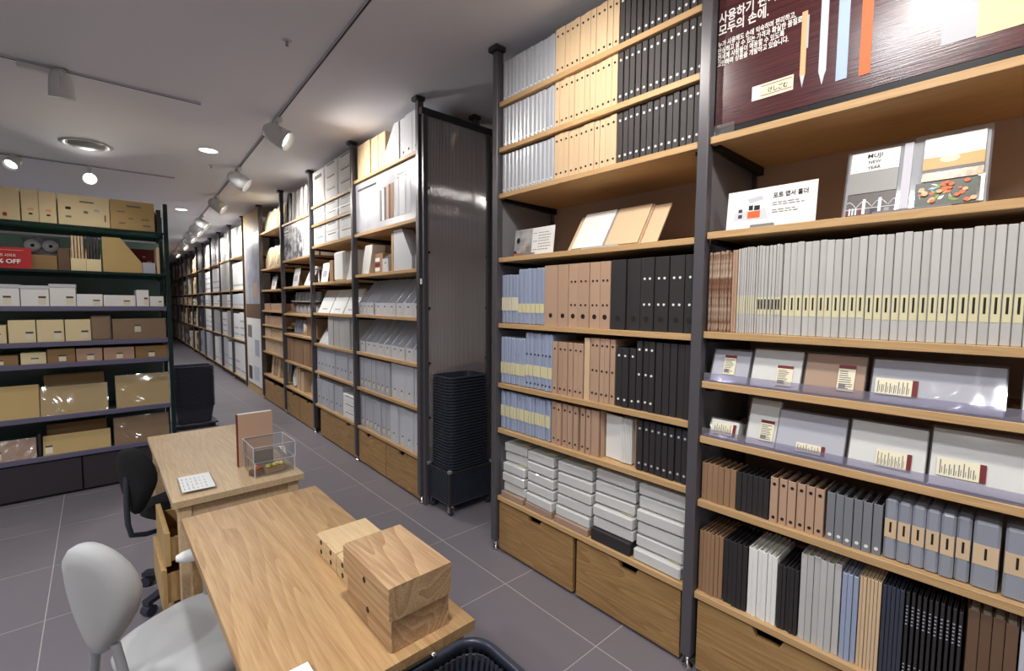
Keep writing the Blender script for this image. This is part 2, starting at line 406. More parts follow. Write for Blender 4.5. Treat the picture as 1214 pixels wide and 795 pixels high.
def drawer(fr, lx0, lx1, label, group, h=.285, ly=.010, notch=None, dep=.42, z=.018):
    w_ = lx1-lx0; nx = notch if notch is not None else w_*.5; n = .052
    t = put(fr, 'storage_chest', label, 'storage chest', lx0, ly, z, None, group)
    poly = [(0, 0), (w_, 0), (w_, h), (nx+n, h), (nx+n-.014, h-.030), (nx-n+.014, h-.030), (nx-n, h), (0, h)]
    part('front_panel', MB().prism(poly, 'y', 0, .02).build('front_panel', 'drawer_oak'), t)
    part('drawer_box', MB().box(.01, w_-.01, .02, .032, .005, h-.035).box(.01, .022, .032, dep, .005, h-.035).box(w_-.022, w_-.01, .032, dep, .005, h-.035).box(.01, w_-.01, dep, dep+.012, .005, h-.035).box(.022, w_-.022, .032, dep, .005, .015).build('drawer_box', 'brown'), t)
    wh = cached('glide', lambda: MB().box(-.02, .02, -.02, .02, -.018, .006, .004).build('glide', 'black_plastic'))
    for gx in (.05, w_-.05):
        for gy in (.06, dep-.06): part('glide', wh, t, (gx, gy, 0))
    return t

RZ = R(-90)
B1 = Fr(1.7455, 2.085, RZ); WN = 1.228
B2 = B1.sub(WN)
Z1 = [2.621, 2.370, 2.113, 1.751, 1.373, 1.022, .753, .342]
Z2 = [2.117, 1.764, 1.386, 1.193, .976, .719, .340]
shelving('shelving_unit', 'tall oak and grey steel shelving holding binders and notebooks, nearest run', B1, WN, [Z1, Z2], sides=(0, 1))
BAY1, BAY2 = 'the binder bay', 'the poster bay'
drawer(B1, .032, .608, 'oak drawer at floor left under the binder bay paper stacks', 'oak floor drawers', notch=.296)
drawer(B1, .633, 1.19, 'oak drawer at floor right under the binder bay paper stacks', 'oak floor drawers', notch=.30)
drawer(B2, .035, .60, 'oak floor drawer at bottom right under the poster bay', 'oak floor drawers', notch=.26)
drawer(B2, .625, 1.19, 'oak floor drawer at far right corner under the poster bay', 'oak floor drawers', notch=.30)

# ---------------------------------------------------------------- files and binders
def rivet_mesh(mat_, r=.0055): return cached(('rivet', mat_, r), lambda: MB().prism([(r*math.cos(R(a)), r*math.sin(R(a))) for a in range(0, 360, 45)], 'y', -.0016, .001).build('rivet', mat_))
def hole_mesh(mat_, r=.012): return cached(('hole', mat_, r), lambda: MB().prism([(r*math.cos(R(a)), r*math.sin(R(a))) for a in range(0, 360, 24)], 'y', -.0008, .001).build('finger_hole', mat_))
def cover_mesh(w_, h, d, mat_, t=.003):
    return cached(('cover', round(w_, 4), round(h, 4), round(d, 4), mat_), lambda: MB().box(0, w_, 0, t, 0, h, .001).box(0, t, t, d, 0, h).box(w_-t, w_, t, d, 0, h).build('cover', mat_))
def binder(fr, name, label, cat, group, lx, w_, ly, z, h, d, mat_, pages=None, rivets=(), rmat='ink', hole=None, hmat='ink', band=None, bandm='label_yellow', solid=False, lean=0, stripes=()):
    g = .0012
    if solid: me = boxmesh(0, w_-g, 0, d, 0, h, mat_, .0018 if mat_ in ('milky_file', 'marble_brown') else min(.006, w_*.3))
    else: me = cover_mesh(w_-g, h, d, mat_)
    t = put(fr, name, label, cat, lx, ly, z, me, group, rz=lean)
    if pages: part('page_block', boxmesh(.0035, w_-g-.0035, .008, d-.006, .004, h-.010, pages), t)
    for rx_, rz_ in rivets: part('rivet', rivet_mesh(rmat), t, (rx_, 0, rz_))
    for sz_ in stripes: part('spine_stripe', boxmesh(.001, (w_-g)*.7, -.0006, .001, sz_, sz_+.003, 'grey_solid'), t)
    if hole is not None: part('finger_hole', hole_mesh(hmat), t, ((w_-g)/2, 0, hole))
    if band:
        part('spine_label', boxmesh(.0016, w_-g-.0016, -.0008, .012, band[0], band[1], bandm), t)
        if len(band) > 2:
            part('print', boxmesh((w_-g)*.5-.0025, (w_-g)*.5+.0025, -.0014, 0, band[0]+(band[1]-band[0])*.3, band[1]-.008, 'ink'), t)
    return t
def jit(a): return random.uniform(-a, a)
def row(fr, where, lx0, lx1, n, name, desc, cat, group, z, h, d, mat_, ly=.02, hj=0, lj=.004, gap=0, **kw):
    w_ = (lx1-lx0)/n; out = []
    for i in range(n):
        k = dict(kw)
        if 'rivets' in k and callable(k['rivets']): k['rivets'] = k['rivets'](w_-gap)
        lab = (f'{nth(i+1)} {desc} from the left {where}' if n > 1 else f'{desc} {where}')
        out.append(binder(fr, name, lab, cat, group, lx0+i*w_, w_-gap, ly+jit(lj), z, h+jit(hj), d, mat_, **k))
    return out

ROWN = ['top', 'second', 'third']
for r_ in range(3):
    z = Z1[r_]; wh = f'on {ROWN[r_]} shelf of {BAY1}'
    row(B1, wh, .03, .428, 13, 'clear_file', 'clear plastic file', 'file', 'clear files on the upper binder shelves', z, .222, .17, 'clear_file', lj=.003, solid=True,
        rivets=lambda w_: [(w_*.5, .02)], rmat='white')
    row(B1, wh, .434, .812, 12, 'kraft_binder', 'cream kraft binder', 'binder', 'kraft binders on the upper binder shelves', z, .226, .18, 'kraft', lj=.003, rivets=lambda w_: [(w_*.5, .03), (w_*.5, .19)], pages='page')
    row(B1, wh, .815, 1.205, 13, 'dark_binder', 'dark grey binder', 'binder', 'dark grey binders on the upper binder shelves', z, .228, .18, 'charcoal', lj=.003, gap=.0045, rivets=lambda w_: [(w_*.5, .034), (w_*.5, .188)], rmat='white', pages='page_dark')
# A4 lever arch row
z = Z1[4]; wh = f'on {BAY1} lever shelf'
row(B1, wh, .026, .172, 5, 'plastic_file', 'short bluish plastic file', 'file', 'bluish plastic files in the binder bay', z, .278, .22, 'blue_file', solid=True, band=(.075, .15), bandm='label_cream', hj=.002)
row(B1, wh, .174, .375, 6, 'plastic_file', 'tall bluish plastic file', 'file', 'bluish plastic files in the binder bay', z, .305, .22, 'blue_file', solid=True, band=(.065, .115), hj=.002)
for i, (a, b, rv) in enumerate([(.378, .47, 0), (.472, .542, 0), (.545, .606, 2), (.608, .677, 2), (.679, .74, 2), (.742, .80, 2)]):
    binder(B1, 'lever_arch_binder', f'{nth(i+1)} kraft lever arch binder from the left {wh}', 'binder', 'kraft lever arch binders', a, b-a, .018+jit(.004), z, .313, .28, 'kraft_brown', pages='page',
           rivets=[((b-a)*f, h) for f in (.3, .7) for h in (.11, .225)] if rv else (), hole=.055)
for i, (a, b, rv) in enumerate([(.806, .884, 0), (.888, .957, 0), (.960, 1.023, 2), (1.026, 1.09, 2), (1.093, 1.158, 2), (1.161, 1.204, 1)]):
    binder(B1, 'lever_arch_binder', f'{nth(i+1)} black lever arch binder from the left {wh}', 'binder', 'black lever arch binders', a, b-a, .016+jit(.004), z, .315, .28, 'near_black', pages='page_dark',
           rivets=[((b-a)*f, h) for f in ((.3, .7) if rv == 2 else (.5,)) for h in (.115, .225)] if rv else (), rmat='white', hole=.052)
# A5 mixed row
z = Z1[5]; wh = f'on mixed shelf of {BAY1}'
row(B1, wh, .026, .232, 10, 'plastic_file', 'short bluish plastic file', 'file', 'bluish plastic files in the binder bay', z, .272, .2, 'blue_file', solid=True, band=(.06, .125), hj=.002)
row(B1, wh, .233, .440, 7, 'plastic_file', 'tall bluish plastic file', 'file', 'bluish plastic files in the binder bay', z, .306, .2, 'blue_file', solid=True, band=(.07, .13), hj=.002, rivets=lambda w_: [(w_*.5, .03), (w_*.5, .19)])
row(B1, wh, .444, .648, 6, 'ring_binder', 'short kraft ring binder', 'binder', 'kraft ring binders on the mixed shelf', z, .272, .2, 'kraft_brown', pages='page', gap=.003, rivets=lambda w_: [(w_*.5, .03), (w_*.5, .235)])
row(B1, wh, .652, .684, 1, 'ring_binder', 'plain tall kraft ring binder', 'binder', 'kraft ring binders on the mixed shelf', z, .302, .2, 'kraft', pages='page')
row(B1, wh, .686, .832, 5, 'ring_binder', 'tall riveted kraft ring binder', 'binder', 'kraft ring binders on the mixed shelf', z, .304, .2, 'kraft_brown', pages='page', gap=.002, rivets=lambda w_: [(w_*.5, .04), (w_*.5, .15), (w_*.5, .27)])
row(B1, wh, .836, .944, 3, 'ring_binder', 'short black ring binder', 'binder', 'black ring binders on the mixed shelf', z, .272, .2, 'near_black', pages='page_dark', gap=.003, rivets=lambda w_: [(w_*.5, .035), (w_*.5, .235)], rmat='white')
row(B1, wh, .947, 1.038, 3, 'ring_binder', 'tall riveted black ring binder', 'binder', 'black ring binders on the mixed shelf', z, .308, .2, 'near_black', pages='page_dark', gap=.003, rivets=lambda w_: [(w_*.5, .04), (w_*.5, .16), (w_*.5, .27)], rmat='white')
row(B1, wh, 1.041, 1.203, 5, 'ring_binder', 'plain tall black ring binder', 'binder', 'black ring binders on the mixed shelf', z, .306, .2, 'near_black', pages='page_dark', gap=.002)
# row with the open white binder
z = Z1[6]; wh = f'beside the open binder'
row(B1, wh, .026, .430, 20, 'plastic_file', 'slim bluish plastic file', 'file', 'bluish plastic files in the binder bay', z, .222, .17, 'blue_file', solid=True, band=(.075, .14), hj=.002, lj=.006)
for i, (a, b) in enumerate([(.434, .468), (.477, .507), (.512, .544), (.550, .582), (.588, .617), (.630, .660), (.670, .697)]):
    binder(B1, 'ring_binder', f'{nth(i+1)} slim kraft ring binder from the left {wh}', 'binder', 'slim kraft ring binders', a, b-a, .02+jit(.006), z, .222, .17, 'kraft_brown', pages='page', rivets=[((b-a)*.5, .03), ((b-a)*.5, .19)])
binder(B1, 'ring_binder', f'wide plain kraft ring binder touching the left of the open binder', 'binder', 'slim kraft ring binders', .699, .046, .022, z, .224, .17, 'kraft_brown', pages='page')
t = put(B1, 'open_binder', f'sample binder standing open with white pages among slim binders', 'binder', .752, .03, z)
part('cover', MB().box(0, .003, 0, .17, 0, .222).box(.003, .19, .17, .173, 0, .222).box(.19, .193, 0, .17, 0, .222).build('cover', 'kraft_brown'), t)
part('inner_page', boxmesh(.006, .10, .03, .036, .004, .214, 'paper', .001), t, (0, 0, 0), (0, 0, R(-6)))
pg = MB()
for i in range(9): pg.prism([(.108+.0065*i, .004), (.112+.0065*i, .004), (.112+.0065*i, .16), (.105+.0085*i, .16)], 'z', .006, .214-.002*(i % 3))
o = part('page_fan', pg.build('page_fan', 'paper'), t, (0, 0, 0), (0, 0, R(3))); o['kind'] = 'stuff'
row(B1, wh, .957, 1.20, 8, 'ring_binder', 'slim black ring binder', 'binder', 'slim black ring binders', z, .226, .17, 'near_black', pages='page_dark', gap=.004, rivets=lambda w_: [(w_*.5, .035), (w_*.5, .19)], rmat='grey_solid')
# paper packs
z0 = Z1[7]; packs = [(.045, .185, 5, 1, 0), (.252, .200, 5, 1, 0), (.474, .222, 5, 1, 0), (.716, .222, 5, 0, 1), (.960, .226, 6, 0, 0)]
for si, (lx, w_, n, brown, black) in enumerate(packs):
    z = z0; stk = f'{nth(si+1)} pack pile from the left'
    if brown:
        t = put(B1, 'paper_pack', f'brown paper pack at the bottom of {stk}', 'paper pack', lx, .012, z, boxmesh(0, w_, 0, .3, 0, .034, 'kraft_brown', .003), 'paper packs above the floor drawers'); z += .0345
        part('wrapper', boxmesh(-.001, w_+.001, -.002, .301, -.0, .035, 'film'), t)
    if black:
        t = put(B1, 'paper_pack', f'black paper pack at the bottom of {stk}', 'paper pack', lx, .012, z, boxmesh(0, w_, 0, .3, 0, .062, 'near_black', .004), 'paper packs above the floor drawers'); z += .0625
    hh = (.368-(z-z0))/n if n < 6 else .062
    hh = min(hh, .062)
    for i in range(n):
        nm = 'top' if i == n-1 else ('bottom' if (i == 0 and not brown and not black) else nth(n-i)+' from the top')
        t = put(B1, 'paper_pack', f'white wrapped paper pack, {nm} in {stk}', 'paper pack', lx+jit(.005), .022+.008*i*.6+jit(.010), z, boxmesh(0, w_, 0, .29, .001, hh-.010, 'paper', .005), 'paper packs above the floor drawers', rz=jit(R(2.2)))
        part('wrapper', boxmesh(-.0015, w_+.0015, -.002, .292, 0, hh-.003, 'film', .008), t)
        part('price_sticker', boxmesh(w_-.07, w_-.008, .02, .06, hh-.003, hh-.0024, 'label_yellow'), t)
        z += hh-.0028
# display shelf of bay 1
def small_sign(fr, label, lx, ly, z, w_, h, clip, rx=R(-6)):
    t = put(fr, 'shelf_sign', label, 'sign', lx, ly, z)
    c = part('card', boxmesh(0, w_, 0, .003, 0, h, 'white'), t, rot=(rx, 0, 0))
    part('card_clip', MB().box(w_*clip, w_*clip+w_*.27, -.006, .012, .0, .018, .002).build('card_clip', 'grey_cloth'), t)
    return t, c
t, c = small_sign(B1, 'small white picture sign at the left of the open notebook display', .098, .05, Z1[3], .305, .152, .28)
part('picture', boxmesh(0, .14, -.0006, 0, .004, .15, 'print_cloud'), c)
part('picture_table', boxmesh(0, .135, -.0012, 0, .004, .022, 'kraft_deep'), c)
part('picture_dark', MB().prism([(.03+.014*math.cos(R(a)), .092+.017*math.sin(R(a))) for a in range(0, 360, 40)], 'y', -.0012, 0).build('picture_dark', 'ink'), c)
part('picture_cup', boxmesh(.095, .125, -.0014, 0, .03, .055, 'kraft_deep'), c)
part('picture_red', boxmesh(.0, .022, -.0013, 0, .02, .035, 'maroon'), c)
def text_lines(c, lx, zs, w_, mat_='ink_grey', th=.0032, words=True):
    g = MB()
    for k, zz in enumerate(zs):
        x = lx; end = lx+w_*(1 if k % 3 else .86)
        while x < end-.004:
            L_ = min(random.uniform(.008, .02) if words else w_, end-x); g.box(x, x+L_, -.0010, .0002, zz, zz+th); x += L_+.0045
    o = part('small_print', g.build('small_print', mat_), c); o['kind'] = 'stuff'
text_lines(c, .15, [.12, .076, .03], .03); text_lines(c, .19, [.12, .105, .09, .076, .06, .045, .03], .09)
t = put(B1, 'notebook_display', 'open spiral notebook with white and tan pages on tilted kraft stand', 'notebook', .52, .055, Z1[3])
TI = R(-33)
part('easel', MB().box(-.035, .475, .012, .018, .0, .232).build('easel', 'kraft'), t, (0, 0, .004), (TI, 0, 0))
part('cover', boxmesh(-.004, .395, .006, .011, .006, .236, 'kraft_brown', .001), t, (0, 0, .004), (TI, 0, 0))
part('left_page', MB().box(.002, .192, -.004, .006, .01, .234, .001).build('left_page', 'white'), t, (0, 0, .004), (TI, 0, 0))
part('right_page', MB().box(.205, .385, -.002, .006, .01, .234, .001).build('right_page', 'kraft'), t, (0, 0, .004), (TI, 0, 0))
rg = MB()
for i in range(20):
    zc_ = .016+i*.0112; rg.tube([(.1985+.008*math.cos(R(a)), .001+.006*math.sin(R(a)), zc_) for a in range(0, 361, 60)], .0011, 4, cap=False)
o = part('spiral_wire', rg.build('spiral_wire', 'grey_solid'), t, (0, 0, .004), (TI, 0, 0)); o['kind'] = 'stuff'
part('stop_bar', boxmesh(.08, .30, -.012, -.006, .0, .014, 'grey_solid'), t)
part('support', MB().prism([(.0, 0), (.155, 0), (.13, .19)], 'x', .19, .196).build('support', 'kraft'), t, (0, .02, 0))

# ---------------------------------------------------------------- poster bay (right)
t = put(B2, 'pen_poster', 'dark red wood-grain poster of pens with white Korean text, top right', 'poster', .024, .034, 2.150)
PWd, PH = 1.18, .755
part('print_sheet', boxmesh(0, PWd, 0, .004, 0, PH, 'burgundy_print'), t, label='dark red wood grain photo print')
part('dark_gap_strip', boxmesh(0, PWd, -.004, .004, -.03, -.003, 'black_metal'), t)  # black strip painted in for the shaded gap between poster and shelf
part('clip', MB().box(.0, .075, -.012, -.006, -.04, .012).build('clip', 'film'), t)
def lay(name, me, x, z, y=-.0008, rot=R(90)): return part(name, me, t, (x, y, z), (rot, 0, 0))
lay('lettering', textmesh('사용하기 편리한\n모두의 손에.', .043, 'white', sx=.80, bold=.022), .0, .386)
lay('lettering', textmesh('누가 사용해도 손에 익숙하며 편리하고,\n안심하고 살 수 있는 가격과 확실한 품질로\n전세계 사람들이 애용할 수 있도록\n고민하며 상품을 개발하고 있습니다.', .0232, 'white', sx=.70, bold=.02), .0, .300)
er = part('eraser_picture', boxmesh(.13, .262, -.0012, 0, .065, .115, 'label_cream'), t)
part('eraser_end', boxmesh(.13, .155, -.0016, 0, .065, .115, 'white'), er)
for zz in (.074, .106): part('eraser_line', boxmesh(.16, .258, -.0018, 0, zz, zz+.002, 'maroon'), er)
lay('lettering', textmesh('けしごむ', .020, 'ink', sx=.8), .182, .081, -.0016)
def flatpen(x, z0_, z1_, w_, mat_, tip, clip=True):
    p = part('pen_picture', MB().prism([(x-w_/2, z0_+.04), (x, z0_) if tip else (x-w_/2, z0_), (x+w_/2, z0_+.04) if tip else (x+w_/2, z0_), (x+w_/2, z1_), (x-w_/2, z1_)], 'y', -.0016, 0).build('pen_picture', mat_), t)
    if clip: part('pen_clip', boxmesh(x+w_*.5, x+w_*.5+.005, -.002, 0, z1_-.12, z1_-.015, 'grey_solid'), p)
    if tip: part('pen_tip', MB().prism([(x-w_*.42, z0_+.035), (x, z0_-.002), (x+w_*.42, z0_+.035)], 'y', -.0022, 0).build('pen_tip', 'grey_file'), p)
flatpen(.288, .065, .305, .016, 'skin_tone', True); flatpen(.345, .055, .43, .021, 'grey_file', True)
flatpen(.398, .05, .52, .03, 'sky_blue', False, False); flatpen(.458, .045, .52, .028, 'orange', False, False)
part('paper_box_picture', MB().prism([(.70, .055), (1.16, .055), (1.16, .6), (.70, .6)], 'y', -.0016, 0).build('p', 'card_cream'), t)
part('screw_cap', MB().lathe([(0, -.004), (.008, -.002), (.008, 0)], 10).build('screw_cap', 'chrome'), t, (.512, -.001, .022), (R(90), 0, 0))
part('paper_edge_picture', boxmesh(.63, .70, -.0016, 0, .06, .6, 'grey_solid'), t)

t, c = small_sign(B2, 'white photo and postcard holder sign card on poster bay shelf', .07, .055, Z2[1], .295, .149, .30)
part('lettering', textmesh('포토 엽서 홀더', .0205, 'ink', sx=.9), c, (.158, -.001, .108), (R(90), 0, 0))
text_lines(c, .158, [.088, .080], .10, th=.0028); text_lines(c, .158, [.062, .054], .085, th=.0028)
pc = part('album_picture', MB().prism([(.025, .04), (.145, .036), (.135, .075), (.03, .07)], 'y', -.0008, 0).build('album_picture', 'grey_file'), c)
part('album_sheet_picture', MB().prism([(.07, .115), (.12, .122), (.128, .108), (.08, .10)], 'y', -.0008, 0).build('s', 'paper_grey'), c)
for (a, b, c_, d, m_) in [(.042, .055, .068, .08, 'navy'), (.042, .056, .047, .06, 'navy'), (.078, .092, .073, .09, 'ink'), (.097, .116, .071, .088, 'ink'), (.075, .118, .043, .068, 'orange')]:
    part('thumbnail', boxmesh(a, b, -.0014, 0, c_, d, m_), pc)
# open clear album with postcards
t = put(B2, 'photo_album', 'open clear album showing bridge, sunset and fruit postcards', 'album', .432, .075, Z2[1]+.002)
TI = R(-14)
part('left_sleeve', boxmesh(0, .163, 0, .004, 0, .232, 'sleeve'), t, rot=(TI, 0, 0)); part('right_sleeve', boxmesh(.168, .335, 0, .004, 0, .242, 'sleeve'), t, rot=(TI, 0, 0))
part('backing_sheet', boxmesh(.004, .33, .005, .007, .001, .226, 'grey_solid'), t, rot=(TI, 0, 0))
part('spine_strip', boxmesh(.145, .166, -.002, .005, 0, .228, 'paper_grey'), t, rot=(TI, 0, 0))
def card(x0, x1, z0_, z1_, m_, nm='postcard'): return part(nm, boxmesh(x0, x1, -.0026, -.0006, z0_, z1_, m_), t, rot=(TI, 0, 0))
c = card(.012, .135, .155, .222, 'white')
for s_, zz, sz in (('MUJI', .20, .020), ('NEW', .181, .014), ('YEAR', .162, .014)):
    part('lettering', textmesh(s_, sz, 'ink', 'CENTER'), c, (.073, -.0032, zz), (R(90), 0, 0))
card(.012, .135, .083, .154, 'photo_grey')
c = card(.012, .135, .01, .081, 'photo_dark')
for x in (.058, .098): part('bridge_tower', boxmesh(x-.004, x+.004, -.0034, -.002, .012, .062, 'white'), c)
for x in (.022, .03, .038): part('bridge_tower', boxmesh(x-.002, x+.002, -.0034, -.002, .012, .035, 'white'), c)
part('bridge_cable', MB().tube([(.012+.123*i/24, -.003, .034+.022*abs(math.cos(math.pi*(i/24*123-46)/40))) for i in range(25)], .0012, 4).build('bridge_cable', 'paper'), c)
part('bridge_deck', boxmesh(.012, .135, -.0032, -.002, .03, .0325, 'paper_grey'), c)
for x0_, m_ in ((.014, 'maroon'), (.045, 'maroon'), (.075, 'navy'), (.09, 'navy'), (.11, 'photo_grey')): part('water_glow', boxmesh(x0_, x0_+.012, -.0029, -.002, .012, .027, m_), c)
c = card(.192, .322, .165, .226, 'print_cloud'); card(.192, .322, .128, .166, 'photo_gold'); card(.192, .322, .118, .129, 'photo_dark'); card(.192, .322, .092, .119, 'print_field')
part('sun_disc', MB().prism([(.25+.022*math.cos(R(a)), .155+.012*math.sin(R(a))) for a in range(0, 360, 30)], 'y', -.0034, -.002).build('sun_disc', 'label_cream'), c)
card(.312, .326, .015, .094, 'white')
c = card(.180, .318, .012, .088, 'photo_green')
random.seed(3)
for i in range(24):
    x, z = random.uniform(.19, .308), random.uniform(.02, .08); r0 = random.uniform(.004, .008)
    part('fruit', MB().prism([(x+r0*math.cos(R(a)), z+r0*.85*math.sin(R(a))) for a in range(0, 360, 40)], 'y', -.0034-.0002*i, -.002).build('fruit', random.choice(['orange', 'skin_tone', 'orange'])), c)
for i in range(14):
    x, z, a = random.uniform(.19, .30), random.uniform(.022, .08), random.uniform(0, 3)
    part('petal', MB().prism([(x-.012*math.cos(a), z-.008*math.sin(a)), (x+.003, z-.004), (x+.012*math.cos(a), z+.008*math.sin(a)), (x-.003, z+.004)], 'y', -.0032-.0001*i, -.002).build('petal', random.choice(['sky_blue', 'white', 'leaf'])), c)
part('easel', MB().prism([(.02, 0), (.10, 0), (.06, .20)], 'x', .10, .105).prism([(.02, 0), (.10, 0), (.06, .20)], 'x', .225, .23).build('easel', 'acrylic'), t)
part('stop_bar', boxmesh(.085, .265, -.016, -.008, -.002, .014, 'grey_cloth'), t)
random.seed(11)
# sleeve files with yellow labels
z = Z2[2]
row(B2, 'on the sleeve file shelf', .028, .112, 8, 'kraft_sleeve', 'thin kraft sleeve', 'file', 'thin kraft sleeves', z, .302, .22, 'marble_brown', hj=.006, lj=.006, solid=True)
row(B2, 'on the sleeve file shelf', .113, .134, 2, 'kraft_sleeve', 'plain tan sleeve', 'file', 'thin kraft sleeves', z, .306, .22, 'kraft_brown', solid=True)
def milky(lx0, lx1, n, h, nm, band, prt=False):
    row(B2, 'on the sleeve file shelf', lx0, lx1, n, 'sleeve_file', nm, 'file', 'milky sleeve files with yellow labels', z, h, .22, 'milky_file', solid=True, band=band+((1,) if prt else ()), hj=.003, lj=.004)
milky(.137, .205, 9, .311, 'slim milky sleeve file', (.072, .138)); milky(.206, .285, 7, .313, 'narrow milky sleeve file', (.07, .132), True)
milky(.286, .52, 11, .315, 'medium milky sleeve file', (.066, .137), True); milky(.521, 1.08, 27, .317, 'wide milky sleeve file', (.062, .136), True)
# tilted product displays with clear lips
def lip(fr, lx0, lx1, z, label):
    t = put(fr, 'shelf_lip', label, 'shelf lip', lx0, 0, z+.0005)
    part('front_strip', boxmesh(0, lx1-lx0, .003, .0055, 0, .034, 'lip'), t); part('base_strip', boxmesh(0, lx1-lx0, .0055, .07, 0, .002, 'lip'), t)
    return t
lip(B2, .03, 1.19, Z2[3], 'clear plastic lip along the upper tilted display shelf'); lip(B2, .03, 1.19, Z2[4], 'clear plastic lip along the lower tilted display shelf')
def price_tag(t, x, z, w_, h, vertical, y=-.0012, rot=0):
    if vertical:
        s_ = part('price_label', boxmesh(x, x+w_, y, y+.001, z, z+h, 'label_cream'), t, rot=(rot, 0, 0))
        part('label_head', boxmesh(x, x+w_, y-.0006, y, z+h*.86, z+h, 'maroon'), s_)
    else:
        s_ = part('price_label', boxmesh(x, x+w_, y, y+.001, z, z+h, 'label_cream'), t, rot=(rot, 0, 0))
        part('label_head', boxmesh(x+w_*.87, x+w_, y-.0006, y, z, z+h, 'maroon'), s_)
    g = MB()
    if vertical:
        for k in range(9):
            zz = z+h*.08+k*h*.083; g.box(x+w_*.08, x+w_*random.uniform(.55, .92), y-.0006, y, zz, zz+h*.032)
        g.box(x+w_*.1, x+w_*.5, y-.0007, y, z+h*.12, z+h*.26)
    else:
        for k in range(8):
            xx = x+w_*.06+k*w_*.098; g.box(xx+w_*.045, xx+w_*.06, y-.0006, y, z+h*.15, z+h*random.uniform(.35, .6)); g.box(xx, xx+w_*.024, y-.0006, y, z+h*.1, z+h*random.uniform(.6, .92))
    o = part('label_print', g.build('label_print', 'ink_grey'), s_); o['kind'] = 'stuff'
def envelope(fr, label, lx, w_, z, h, mat_, tag, thick=.02, n=1, tilt=20, cat='envelope', ly=.022, film=True):
    t = put(fr, cat.replace(' ', '_'), label, cat, lx, ly, z+.004, None, 'packs on the tilted display shelves', rx=0)
    TI = R(-tilt)
    part('pack_body', boxmesh(0, w_, 0, thick, 0, h, mat_, .0015), t, rot=(TI, 0, 0))
    if film: part('wrapper', boxmesh(-.003, w_+.003, -.0024, thick+.001, -.001, h+.006, 'film' if 'film' in label or 'shiny' in label else 'sleeve'), t, rot=(TI, 0, 0))
    if tag:
        e = part('tag_carrier', boxmesh(tag[0], tag[0]+tag[2], -.0042, -.003, tag[1], tag[1]+tag[3], 'label_cream'), t, rot=(TI, 0, 0))
        price_tag(e, tag[0], tag[1], tag[2], tag[3], tag[4], y=-.0052)
    return t
zu = Z2[3]
envelope(B2, 'grey small envelope pack at the left end of upper tilted shelf', .045, .135, zu, .125, 'paper_grey', (.045, .03, .042, .075, True))
envelope(B2, 'white card pack beside kraft pack on upper tilted shelf', .192, .158, zu, .14, 'paper', (.085, .012, .05, .072, True))
envelope(B2, 'kraft brown envelope pack on upper tilted shelf', .362, .165, zu, .138, 'kraft_brown', (.095, .02, .045, .085, True))
envelope(B2, 'long white envelope pack in shiny film on upper tilted shelf', .545, .285, zu, .135, 'paper_grey', (.01, .025, .10, .05, False), thick=.03)
envelope(B2, 'white envelope pack at right edge on upper tilted shelf', .862, .25, zu, .14, 'paper', None)
zl = Z2[4]
envelope(B2, 'small shiny card bundle at left end of lower tilted shelf', .05, .105, zl, .068, 'paper', (.012, .012, .085, .045, False), thick=.06)
envelope(B2, 'narrow white envelope bundle on lower tilted shelf', .182, .10, zl, .17, 'paper', (.045, .02, .045, .075, True), ly=.030)
envelope(B2, 'lilac grey envelope pack on lower tilted shelf', .285, .2, zl, .145, 'paper_grey', (.065, .012, .085, .03, False), thick=.03)
envelope(B2, 'white envelope pack between lilac and widest pack on lower tilted shelf', .497, .185, zl, .15, 'paper', (.07, .02, .085, .05, False), thick=.03)
envelope(B2, 'widest white envelope pack at right edge on lower tilted shelf', .692, .33, zl, .165, 'paper', (.015, .03, .10, .05, False), thick=.03)
# notebooks on the two low shelves
z = Z2[5]; wh = 'on upper notebook shelf'
row(B2, wh, .028, .160, 6, 'notebook', 'kraft notebook', 'notebook', 'notebooks on the upper notebook shelf', z, .150, .11, 'kraft_deep', pages='page_dark', lj=.003, hj=.002)
row(B2, wh, .163, .276, 6, 'notebook', 'black notebook', 'notebook', 'notebooks on the upper notebook shelf', z, .148, .11, 'near_black', pages='page_dark', lj=.003)
row(B2, wh, .280, .446, 6, 'small_binder', 'kraft ring binder', 'binder', 'small ring binders on the notebook shelf', z, .163, .13, 'kraft_brown', pages='page_dark', gap=.002, rivets=lambda w_: [(w_*.5, .02), (w_*.5, .14)])
row(B2, wh, .450, .597, 6, 'small_binder', 'grey ring binder', 'binder', 'small ring binders on the notebook shelf', z, .160, .13, 'grey_cloth', pages='page_dark', gap=.001, rivets=lambda w_: [(w_*.5, .02)], rmat='white')
row(B2, wh, .60, .79, 6, 'card_file', 'clear card file', 'file', 'clear card files with tan labels', z, .186, .13, 'card_plastic', solid=True, band=(.068, .125, 1), bandm='kraft')
row(B2, wh, .792, .845, 1, 'card_file', 'wide clear card file', 'file', 'clear card files with tan labels', z, .188, .13, 'card_plastic', solid=True, band=(.068, .125, 1), bandm='kraft')
row(B2, wh, .852, 1.10, 5, 'card_file', 'thick clear card file', 'file', 'clear card files with tan labels', z, .19, .13, 'card_plastic', solid=True, band=(.068, .125, 1), bandm='kraft')
z = Z2[6]; wh = 'on bottom notebook shelf'
def nb(a, b, n, desc, h, mat_, pages='page_dark', d=.18, **kw): row(B2, wh, a, b, n, 'notebook', desc, 'notebook', 'notebooks on the bottom notebook shelf', z, h, d, mat_, pages=pages, lj=.004, hj=.003, **kw)
nb(.028, .122, 6, 'deep kraft notebook', .252, 'kraft_deep'); nb(.126, .212, 5, 'black notebook', .252, 'near_black')
nb(.216, .314, 6, 'cream white notebook', .255, 'paper', 'page'); nb(.318, .382, 5, 'slim black notebook', .235, 'near_black')
